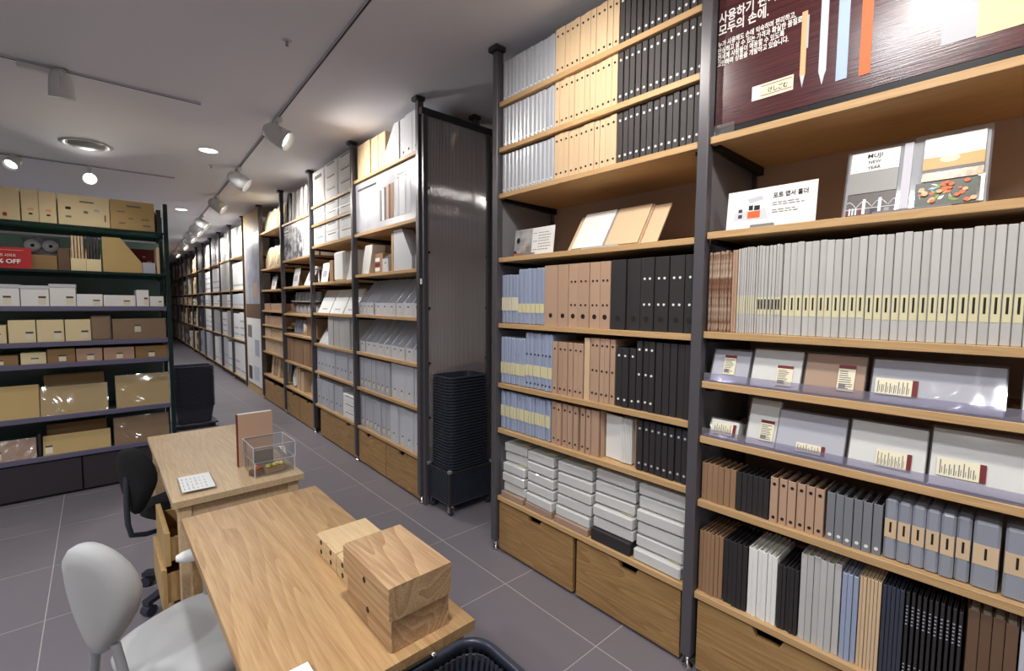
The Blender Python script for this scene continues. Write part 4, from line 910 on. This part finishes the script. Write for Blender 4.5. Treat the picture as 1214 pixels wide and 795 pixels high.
# ---------------------------------------------------------------- desks
def desk(label, x0, x1, y0, y1, n, mat_, h=.72):
    w_, L_ = x1-x0, y1-y0
    t = thing('desk', label, 'desk', (x0, y0, 0))
    pm = MB().box(0, w_/n, 0, L_, -.026, 0, .0004).build('plank', mat_)
    for i in range(n): part('plank', pm, t, (w_/n*i, 0, h))
    lm = boxmesh(0, .045, 0, .045, 0, h-.026, mat_, .003)
    for x in (.018, w_-.063):
        for y in (.018, L_-.055): part('leg', lm, t, (x, y, 0))
    part('apron', boxmesh(.03, w_-.03, .028, .046, h-.10, h-.026, mat_), t); part('apron', boxmesh(.03, w_-.03, L_-.05, L_-.032, h-.10, h-.026, mat_), t)
    part('apron', boxmesh(w_-.05, w_-.032, .06, L_-.06, h-.10, h-.026, mat_), t)
    return t
desk('oak desk in the foreground carrying wooden drawer boxes', .195, .657, .858, 1.958, 5, 'desk_oak')
desk('pale oak desk behind, carrying acrylic boxes and a price card', .188, .668, 2.135, 3.285, 5, 'desk_ash')
t = thing('drawer_pedestal', 'oak pedestal with slightly open drawers under the pale desk', 'pedestal', (.20, 2.215, 0))
part('carcass', MB().box(.02, .42, 0, .36, .04, .06).box(.02, .42, 0, .016, .06, .60).box(.02, .42, .344, .36, .06, .60).box(.02, .42, .016, .344, .585, .60).box(.405, .42, .016, .344, .06, .585).build('carcass', 'panel_oak'), t)
for z0_, z1_, out in ((.44, .575, .035), (.27, .43, .05), (.07, .26, .01)):
    d_ = part('drawer', MB().box(-out, -out+.018, 0, .36, z0_, z1_, .001).box(-out+.018, .30, .02, .03, z0_+.01, z1_-.03).box(-out+.018, .30, .33, .34, z0_+.01, z1_-.03).box(-out+.018, .30, .03, .33, z0_+.01, z0_+.018).build('drawer', 'panel_oak'), t)
for x in (.06, .38):
    for y in (.04, .32): part('caster', MB().lathe([(0, 0), (.018, 0), (.018, .04), (0, .04)], 10).build('caster', 'black_plastic'), t, (x, y, 0))

# wooden drawer boxes on the near desk
def wbox(label, x0, x1, y0, y1, z0_, rows, cols, hh, mat_):
    t = thing('drawer_box', label, 'drawer box', (x0, y0, z0_), 0, 'small wooden drawer boxes on the near desk')
    w_, L_, h = x1-x0, y1-y0, rows*hh
    part('carcass', MB().box(.006, w_, 0, L_, h-.006, h).box(.006, w_, 0, L_, 0, .006).box(.006, w_, 0, .006, .006, h-.006).box(.006, w_, L_-.006, L_, .006, h-.006).box(w_-.006, w_, .006, L_-.006, .006, h-.006).build('carcass', mat_), t)
    for r_ in range(rows):
        for c_ in range(cols):
            a, b = L_*c_/cols+.0015, L_*(c_+1)/cols-.0015
            d_ = part('drawer', boxmesh(0, .007, a, b, hh*r_+.0015, hh*(r_+1)-.0015, mat_, .0008), t)
            part('finger_hole', MB().prism([(((a+b)/2)+.0075*math.cos(R(q)), hh*(r_+.52)+.0075*math.sin(R(q))) for q in range(0, 360, 30)], 'x', -.0006, .002).build('finger_hole', 'ink'), d_)
    return t
wbox('lower big oak drawer box under another on the near desk', .452, .600, .888, 1.128, .7205, 1, 1, .077, 'box_oak')
wbox('upper big oak drawer box stacked on another on the near desk', .444, .604, .882, 1.132, .798, 1, 1, .077, 'box_oak')
wbox('small four-drawer oak box farthest along the near desk', .478, .635, 1.272, 1.425, .7205, 2, 2, .029, 'pale_oak')
wbox('small two-drawer oak box between the big boxes and four-drawer box', .478, .560, 1.180, 1.268, .7205, 2, 1, .029, 'pale_oak')
def price_card(label, x0, x1, y0, y1, z, big):
    t = thing('price_card', label, 'price card', (x0, y0, z+.0005)); w_, L_ = x1-x0, y1-y0
    part('holder', boxmesh(0, w_, 0, L_, 0, .010, 'acrylic', .001), t); part('paper', boxmesh(.004, w_-.004, .004, L_-.004, .0104, .0112, 'paper'), t)
    g = MB()
    for i in range(6 if big else 3):
        x = .012+(w_-.03)*i/(6 if big else 3); [g.box(x, x+.004, L_*(.12+.2*q), L_*(.12+.2*q+random.uniform(.05, .16)), .0112, .0116) for q in range(4)]
    o = part('small_print', g.build('small_print', 'grey_solid'), t); o['kind'] = 'stuff'
    return t
t = price_card('white price card at left on the pale desk', .222, .342, 2.192, 2.402, .72, True); t.rotation_euler.z = R(-2)
price_card('white price card at the bottom edge of the near desk', .235, .307, .86, .978, .72, False)
# sample board and acrylic boxes on the far desk
t = thing('sample_binder', 'red-spined kraft binder standing behind the acrylic boxes', 'binder', (.466, 2.415, .7205))
part('spine', boxmesh(-.004, 0, -.012, .012, 0, .245, 'maroon', .001), t); part('cover', boxmesh(0, .146, -.012, -.009, 0, .245, 'kraft_brown'), t); part('back_cover', boxmesh(0, .146, .009, .012, 0, .245, 'kraft_brown'), t); part('page_block', boxmesh(.001, .143, -.008, .008, .003, .247, 'white'), t)
def acrylic_box(label, x0, x1, y0, y1, z0_, h):
    w_, L_ = x1-x0, y1-y0; t = thing('acrylic_box', label, 'acrylic box', (x0, y0, z0_), 0, 'stacked acrylic boxes'); th = .003
    part('panel', boxmesh(0, w_, 0, th, 0, h, 'acrylic'), t); part('panel', boxmesh(0, w_, L_-th, L_, 0, h, 'acrylic'), t); part('panel', boxmesh(0, th, th, L_-th, 0, h, 'acrylic'), t); part('panel', boxmesh(w_-th, w_, th, L_-th, 0, h, 'acrylic'), t); part('base', boxmesh(th, w_-th, th, L_-th, 0, th, 'acrylic'), t)
    g = MB().box(0, w_, 0, th, h, h+.0015).box(0, w_, L_-th, L_, h, h+.0015).box(0, th, th, L_-th, h, h+.0015).box(w_-th, w_, th, L_-th, h, h+.0015)
    for x in (0, w_-th):
        for y in (0, L_-th): g.box(x-.0004, x+th+.0004, y-.0004, y+th+.0004, 0, h)
    part('bright_rim', g.build('bright_rim', 'paper_grey'), t)
acrylic_box('lower clear acrylic box holding small snack packs', .484, .650, 2.20, 2.395, .7205, .066); acrylic_box('upper clear acrylic box stacked over the snack packs', .480, .654, 2.20, 2.398, .789, .066)
for i, (x, y, m_, top, rz) in enumerate([(.50, 2.235, 'brown', 'orange', 40), (.565, 2.235, 'kraft_dim', 'yellow', 12)]):
    t = thing('snack_pack', ['orange topped snack pack at left in the acrylic box', 'yellow and green snack pack at right in the acrylic box'][i], 'snack pack', (x, y, .7245), R(rz), 'snack packs in the acrylic box')
    part('tray', boxmesh(-.014 if i == 0 else -.035, .03 if i == 0 else .055, -.016, .03, 0, .024, m_, .003), t)
    for q in range(5): part('filling', MB().lathe([(0, 0), (.013, .004), (.010, .013), (0, .016)], 8).build('filling', [top, 'leaf', top, 'label_cream', top][q]), t, (-.004+.004*q if i == 0 else -.02+.015*q, .008*(q % 2), .024))
    
# ---------------------------------------------------------------- chairs
def chair(label, bx, by, ang, fab, metal, seat_z, bz0, bz1, bw, arm=None, tubes=2, five=True, lean=.05):
    # local: +x is the way the sitter faces, backrest at x=0
    t = thing('office_chair', label, 'chair', (bx, by, 0), ang)
    rings = []; N = 20; H = bz1-bz0
    # padded backrest: stacked closed outlines front to back
    def outline(sc, x):
        pts = []
        for k in range(28):
            a = 2*math.pi*k/28; cz = math.sin(a); cy = math.cos(a)
            zz = cz*sc; wz = .40+.60*math.sin(min(1, (zz+1)/1.35)*math.pi/2)   # narrow at the bottom
            yl = cy*sc*wz*bw-.16*bw*zz
            pts.append((x+.03*(yl/bw)**2-lean*(zz*.5+.5), yl, (bz0+bz1)/2+zz*H/2))
        return pts
    rings = [outline(s_, x) for s_, x in ((.30, -.030), (.70, -.030), (.90, -.026), (.98, -.015), (1.0, 0), (.98, .014), (.90, .022), (.70, .022), (.30, .020))]
    part('backrest', MB().rings(rings, True, True, True).build('backrest', fab), t)
    def so(sc, z):
        return [(.27+.20*sc*math.copysign(abs(math.cos(a))**.7, math.cos(a)), .205*sc*math.copysign(abs(math.sin(a))**.7, math.sin(a))*(1-.10*math.cos(a)), z) for a in [2*math.pi*k/28 for k in range(28)]]
    srings = [so(s_, seat_z+z) for s_, z in ((.4, -.055), (.85, -.05), (.98, -.035), (1, -.015), (.97, .006), (.85, .016), (.5, .02), (.2, .02))]
    part('seat', MB().rings(srings, True, True, True).build('seat', fab), t)
    for s_ in ((-1, 1) if tubes == 2 else (0,)):
        y = .055*s_
        hd = [(-.012, y*.7, bz0+H*.12), (-.006, y*.8, bz0-.01), (-.004, y, bz0-.06), (.0, y*1.1, seat_z-.03)] if tubes == 2 else [(-.055, 0, bz0+H*.6), (-.060, 0, bz0+H*.2), (-.058, 0, bz0-.02), (-.045, 0, seat_z-.05)]
        part('back_tube', MB().tube(hd+[ (.02, y*1.2, seat_z-.075), (.08, y*1.2, seat_z-.085), (.26, y*1.2, seat_z-.07)], .0115, 8).build('back_tube', metal), t)
    part('column', MB().lathe([(.028, .07), (.028, .26), (.018, .262), (.018, seat_z-.05), (.06, seat_z-.05)], 14).build('column', metal), t, (.27, 0, 0))
    lm = MB().prism([(.015, .085), (.27, .055), (.27, .075), (.015, .115)], 'y', -.02, .02).build('base_arm', metal)
    cm = MB().tube([(0, -.022, .026), (0, .022, .026)], .026, 12).build('caster', 'black_plastic')
    for i in range(5):
        a = R(72*i+36); part('base_arm', lm, t, (.27, 0, 0), (0, 0, a)); part('caster', cm, t, (.27+.255*math.cos(a), .255*math.sin(a), 0), (0, 0, a))
    if arm: arm(t)
    return t
FA = math.atan2(.55, .84)
def arm(t):
    c, s_ = math.cos(-FA), math.sin(-FA)
    def lc(x, y, z): dx, dy = x-(-.008), y-1.55; return (c*dx-s_*dy, s_*dx+c*dy, z)
    pts = [lc(.168+.02*i, 1.885-.0025*i, .615) for i in range(9)]
    part('armrest', MB().tube(pts, [.010, .019, .022, .022, .022, .022, .022, .019, .010], 10).build('armrest', 'white'), t)
    part('arm_support', MB().tube([lc(.25, 1.875, .60), lc(.25, 1.87, .46), lc(.24, 1.80, .40)], .011, 8).build('arm_support', 'shell_grey'), t)
chair('white fabric office chair pulled up to the near oak desk', -.008, 1.55, FA, 'fabric_white', 'shell_grey', .45, .572, .895, .108, arm)
chair('black office chair pulled up to the pale desk', .118, 2.70, FA, 'black_cloth', 'black_plastic', .47, .50, .83, .098, None, tubes=1)

# ---------------------------------------------------------------- shopping baskets
def rr(w_, d, r, z, sc=1.0, n=3):
    pts = []
    for cx, cy, a0 in ((w_/2-r, d/2-r, 0), (-w_/2+r, d/2-r, 90), (-w_/2+r, -d/2+r, 180), (w_/2-r, -d/2+r, 270)):
        for k in range(n+1):
            a = R(a0+90*k/n); pts.append(((cx+r*math.cos(a))*sc, (cy+r*math.sin(a))*sc, z))
    return pts
def basket_mesh(w_, d, h, mat_, rim=.018):
    return MB().rings([rr(w_, d, .05, 0, .84), rr(w_, d, .05, h-rim, 1), rr(w_+.022, d+.022, .055, h-rim), rr(w_+.022, d+.022, .055, h), rr(w_-.006, d-.006, .05, h), rr(w_-.006, d-.006, .05, .006, .84)], True, True, True, sm=False).build('basket', mat_)
bm = basket_mesh(.335, .235, .20, 'black_plastic', .009)
SX, SY = 1.962, 2.742
n = 32; zb = .112; pit = .0213
for i in range(n):
    thing('shopping_basket', f'black shopping basket, {"top" if i == n-1 else nth(n-i)+" from the top"} in tall stack by end panel', 'basket', (SX, SY, zb+pit*i), 0, 'nested baskets by the end panel', bm)
t = thing('basket_dolly', 'black mesh crate dolly under the tall basket stack', 'dolly', (SX, SY, 0))
cw, cdp = .372, .268
part('base_plate', boxmesh(-cw/2, cw/2, -cdp/2, cdp/2, .07, .09, 'black_plastic', .003), t)
for sx in (-1, 1):
    for sy in (-1, 1):
        part('corner_post', boxmesh(sx*cw/2-.009, sx*cw/2+.009, sy*cdp/2-.009, sy*cdp/2+.009, .07, .315, 'near_black', .002), t); part('corner_cap', boxmesh(sx*cw/2-.013, sx*cw/2+.013, sy*cdp/2-.013, sy*cdp/2+.013, .308, .33, 'grey_cloth', .003), t)
        k = part('caster', MB().tube([(-.012, 0, .024), (.012, 0, .024)], .022, 12).build('caster', 'black_plastic'), t, (sx*(cw/2-.02), sy*(cdp/2-.02), 0)); part('caster_fork', MB().box(-.017, -.013, -.012, .012, .02, .07).box(.013, .017, -.012, .012, .02, .07).build('caster_fork', 'chrome'), k)
for s_ in (-1, 1):
    part('top_rail', boxmesh(-cw/2, cw/2, s_*cdp/2-.006, s_*cdp/2+.006, .30, .315, 'near_black'), t); part('top_rail', boxmesh(s_*cw/2-.006, s_*cw/2+.006, -cdp/2, cdp/2, .30, .315, 'near_black'), t)
    g = MB()
    for i in range(20): x = -cw/2+.012+i*(cw-.024)/19; g.box(x-.0035, x+.0035, s_*cdp/2-.003, s_*cdp/2+.003, .09, .30)
    for i in range(11): z = .10+i*.0185; g.box(-cw/2+.01, cw/2-.01, s_*cdp/2-.0025, s_*cdp/2+.0025, z, z+.006)
    o = part('mesh_side', g.build('mesh_side', 'black_plastic'), t); o['kind'] = 'stuff'
    g = MB()
    for i in range(14): y = -cdp/2+.012+i*(cdp-.024)/13; g.box(s_*cw/2-.003, s_*cw/2+.003, y-.0035, y+.0035, .09, .30)
    for i in range(11): z = .10+i*.0185; g.box(s_*cw/2-.0025, s_*cw/2+.0025, -cdp/2+.01, cdp/2-.01, z, z+.006)
    o = part('mesh_side', g.build('mesh_side', 'black_plastic'), t); o['kind'] = 'stuff'
bm2 = basket_mesh(.385, .27, .2, 'black_plastic', .010)
n = 20; zb = .065; pit = .0245
for i in range(n):
    thing('shopping_basket', f'black shopping basket, {"top" if i == n-1 else nth(n-i)+" from the top"} in low stack behind the pale desk', 'basket', (.822, 6.56, zb+pit*i), 0, 'nested baskets behind the pale desk', bm2)
t = thing('basket_trolley', 'low black trolley base under the basket stack behind the pale desk', 'trolley', (.822, 6.56, 0))
part('platform', boxmesh(-.22, .22, -.15, .15, .045, .063, 'black_plastic', .003), t)
for sx in (-1, 1):
    for sy in (-1, 1): part('caster', MB().tube([(-.012, 0, .023), (.012, 0, .023)], .022, 10).build('caster', 'black_plastic'), t, (sx*.18, sy*.12, 0))
# basket on the floor beside the near desk
bw_, bd, bh = .455, .325, .22; cx, cy = .417, .672; zt = .50
bm3 = basket_mesh(.44, .31, .215, 'black_plastic')
for i in range(13):
    thing('shopping_basket', f'black shopping basket, {nth(14-i)} from the top in stack at the near desk end', 'basket', (cx, cy, .085+.0305*i), 0, 'nested baskets at the near desk end', bm3)
t = thing('basket_trolley', 'low black trolley base under baskets at the near desk end', 'trolley', (cx, cy, 0))
part('platform', boxmesh(-.21, .21, -.15, .15, .06, .083, 'black_plastic', .003), t)
for sx in (-1, 1):
    for sy in (-1, 1): part('caster', MB().tube([(-.012, 0, .03), (.012, 0, .03)], .03, 10).build('caster', 'black_plastic'), t, (sx*.17, sy*.11, 0))
t = thing('shopping_basket', 'black slatted shopping basket on top of stack at the near desk end', 'basket', (cx, cy, zt), 0, 'nested baskets at the near desk end')
part('rim', MB().rings([rr(bw_-.02, bd-.02, .06, bh-.022, 1, 6), rr(bw_, bd, .07, bh-.020, 1, 6), rr(bw_, bd, .07, bh-.004, 1, 6), rr(bw_-.008, bd-.008, .066, bh, 1, 6), rr(bw_-.03, bd-.03, .055, bh, 1, 6), rr(bw_-.034, bd-.034, .053, bh-.006, 1, 6), rr(bw_-.034, bd-.034, .053, bh-.03, 1, 6), rr(bw_-.02, bd-.02, .06, bh-.022, 1, 6)], True).build('rim', 'black_plastic'), t)
part('floor_pan', MB().rings([rr(bw_-.034, bd-.034, .053, .0, .82, 6), rr(bw_-.034, bd-.034, .053, .03, .836, 6), rr(bw_-.042, bd-.042, .05, .03, .836, 6), rr(bw_-.042, bd-.042, .05, .008, .82, 6)], True, True, True).build('floor_pan', 'black_plastic'), t)
g = MB(); top = rr(bw_-.034, bd-.034, .053, bh-.028, 1, 6); bot = rr(bw_-.034, bd-.034, .053, .028, .836, 6)
NP = 88
def along(poly, s_):
    P = [Vector(p) for p in poly]+[Vector(poly[0])]; Ls = [(P[i+1]-P[i]).length for i in range(len(poly))]; tot = sum(Ls); q = s_*tot
    for i, l in enumerate(Ls):
        if q <= l: return P[i].lerp(P[i+1], q/l if l else 0)
        q -= l
    return P[-1]
for i in range(NP):
    a, b = i/NP, (i+.55)/NP
    A, B, C_, D = along(bot, a), along(bot, b), along(top, b), along(top, a)
    inn = lambda p: Vector((p.x*.985, p.y*.98, p.z))
    V = [A, B, C_, D, inn(A), inn(B), inn(C_), inn(D)]
    g.add(V, [(0, 1, 2, 3), (7, 6, 5, 4), (0, 4, 5, 1), (1, 5, 6, 2), (2, 6, 7, 3), (3, 7, 4, 0)])
o = part('slatted_side', g.build('slatted_side', 'black_plastic'), t); o['kind'] = 'stuff'
o = part('cross_band', MB().rings([rr(bw_-.036, bd-.036, .053, .11, .91, 6), rr(bw_-.036, bd-.036, .053, .13, .925, 6), rr(bw_-.042, bd-.042, .05, .13, .925, 6), rr(bw_-.042, bd-.042, .05, .11, .91, 6), rr(bw_-.036, bd-.036, .053, .11, .91, 6)], True).build('cross_band', 'black_plastic'), t)
for s_ in (-1, 1):
    part('handle', MB().tube([(-.10, s_*(bd/2-.03), bh+.006), (-.16, s_*.06, bh+.008), (-.13, s_*.02, bh+.008), (.13, s_*.02, bh+.008), (.16, s_*.06, bh+.008), (.10, s_*(bd/2-.03), bh+.006)][:1]+[(-.10, s_*(bd/2-.012), bh+.004), (.10, s_*(bd/2-.012), bh+.004)], .0045, 6).build('handle', 'black_metal'), t)
    for x in (-.10, .10): part('hinge_pin', MB().lathe([(0, .008), (.006, .006), (.007, 0)], 10).build('hinge_pin', 'chrome'), t, (x, s_*(bd/2-.012), bh+.003))

# ---------------------------------------------------------------- ceiling fixtures
def track(label, p0, p1):
    a, b = Vector((p0[0], p0[1], 0)), Vector((p1[0], p1[1], 0)); d = b-a
    t = thing('light_track', label, 'light track', (a.x, a.y, CEIL), math.atan2(d.y, d.x), 'ceiling light tracks')
    part('rail', boxmesh(0, d.length, -.009, .009, -.012, -.0005, 'grey_solid'), t); part('channel', boxmesh(0, d.length, -.004, .004, -.014, -.0118, 'ink'), t)
TRX = lambda y: 1.03+.0505*(y-2.19)
track('long ceiling light track running down the aisle', (TRX(-2.2), -2.2), (TRX(20), 20)); track('short ceiling light track above the glass shelf unit', (-2.2, 4.15), (.632, 4.122)); track('short ceiling light track beyond the glass shelf unit', (-2.2, 6.95), (.75, 6.755))
def spot_head(label, x, y, aim, power, glow=True, drop=.10, size=R(80), zoff=0, driver=False, scale=1.0, blend=.9):
    t = thing('track_spot', label, 'spotlight', (x, y, CEIL-.014), 0, 'track spotlights')
    part('adaptor', boxmesh(-.018, .018, -.05, .05, -.035, 0, 'fixture', .003), t)
    part('stem', MB().tube([(0, 0, -.03), (0, 0, -drop)], .011, 8).build('stem', 'fixture'), t)
    dv = (Vector(aim)-Vector((x, y, CEIL-.014-drop))).normalized(); q = dv.to_track_quat('-Z', 'Y').to_euler(); s_ = scale
    body = MB().lathe([(0, .085*s_), (.022*s_, .085*s_), (.040*s_, .07*s_), (.05*s_, .045*s_), (.056*s_, 0), (.060*s_, -.065*s_), (.056*s_, -.065*s_), (.05*s_, -.03*s_), (0, -.028*s_)], 20).build('lamp_body', 'fixture')
    b = part('lamp_body', body, t, (0, 0, -drop-.03), q)
    part('lens', MB().lathe([(0, -.03*s_), (.049*s_, -.032*s_), (.049*s_, -.029*s_)], 20).build('lens', 'fixture_glow' if glow else 'shell_grey'), b)
    for a in range(0, 180, 30): part('vent_fin', boxmesh(-.034*s_, .034*s_, -.002, .002, .068*s_, .078*s_, 'ink_grey'), b, rot=(0, 0, R(a)))
    for s2 in (-1, 1): part('yoke', MB().tube([(0, 0, -drop+.012), (0, .062*s2*s_, -drop+.004), (0, .064*s2*s_, -drop-.05)], .005, 6).build('yoke', 'fixture'), t)
    if driver: part('driver_box', boxmesh(-.19, -.02, -.016, .016, -.034, -.002, 'fixture', .003), t)
    if power:
        base = Vector((x, y, CEIL-.014-drop-.03)); spot(base+dv*.075*s_, aim, power, size, blend)
    return t
NAMES = ['nearest', 'second', 'third', 'fourth', 'fifth', 'sixth', 'seventh', 'eighth']
for i, y in enumerate((4.007, 5.76, 7.46, 9.376, 10.4, 11.6, 13.4, 15.9)):
    aimx = 1.9+.027*(y-3)
    spot_head(f'{NAMES[i]} spotlight down the long aisle track', TRX(y), y, (aimx, y+(-.6 if i == 0 else -.35), 2.25), SPOT_W, scale=1.35, size=R(125), blend=1)
for i, y in enumerate((1.25, .25, -.75, -1.7)):
    spot_head(f'spotlight number {["one", "two", "three", "four"][i]} on the aisle track above the viewer', TRX(y), y, (1.95, y+.25, 2.0), SPOT_NEAR, scale=1.35, size=R(125), blend=1)
spot_head('grey downward spotlight with driver box over glass shelf unit', -.103, 4.13, (-.06, 4.5, 1.2), 30, drop=.06, driver=True, scale=1.1, size=R(95))
spot_head('glowing round spotlight on the track beyond glass shelf unit', .013, 6.80, (-.05, 4.5, 1.9), 40, drop=.09, scale=1.1, size=R(95))
spot_head('grey tilted spotlight at left on the track beyond glass shelf unit', -.55, 6.84, (-1.2, 5.6, 1.6), 25, drop=.03, scale=1.0)
def downlight(label, x, y, r=.075, power=DOWN_W):
    t = thing('downlight', label, 'downlight', (x, y, CEIL), 0, 'recessed downlights')
    part('trim_ring', MB().lathe([(r, -.001), (r+.012, -.001), (r+.010, -.006), (r, -.006)], 24).build('trim_ring', 'white'), t)
    part('lens', MB().lathe([(0, -.003), (r, -.003), (r, -.0015)], 24).build('lens', 'fixture_glow'), t)
    disc_light((x, y, CEIL-.008), power, r*2)
downlight('nearer round recessed downlight over the aisle', .866, 5.333); downlight('farther round recessed downlight over the aisle', 1.071, 9.015)
for i, (x, y) in enumerate([(-1.2, 2.2), (-1.2, .2), (-1.2, -1.8), (.35, .55), (-2.8, 3.2), (-2.8, .6), (-2.8, -1.8), (-1.4, 8.5), (-3.2, 6.5), (.6, 13), (.8, 17), (-1.5, 12.5)]):  # unseen lamps, added to fill the room with light
    downlight(f'{nth(i+1)} added fill downlight on the ceiling, out of view', x, y, .09)
t = thing('ceiling_vent', 'round silver ceiling vent above the glass shelf unit', 'vent', (.0, 5.93, CEIL))
part('outer_ring', MB().lathe([(.185, 0), (.19, -.004), (.165, -.012), (.150, -.004)], 36).build('outer_ring', 'fixture'), t); part('dome', MB().lathe([(.13, -.002), (.125, -.014), (.08, -.03), (0, -.036)], 32).build('dome', 'shell_grey'), t); part('recess', MB().lathe([(.15, -.002), (.128, -.001)], 32).build('recess', 'ink_grey'), t)
for i, (x, y) in enumerate(((.848, 2.825), (.976, 5.90))):
    t = thing('sprinkler', ['nearer small sprinkler on the ceiling', 'farther small sprinkler on the ceiling'][i], 'sprinkler', (x, y, CEIL), 0, 'ceiling sprinklers')
    part('plate', MB().lathe([(0, -.004), (.02, -.004), (.026, 0)], 16).build('plate', 'grey_solid'), t); part('nozzle', MB().lathe([(0, -.03), (.009, -.028), (.006, -.014), (.008, -.003)], 10).build('nozzle', 'shell_grey'), t)
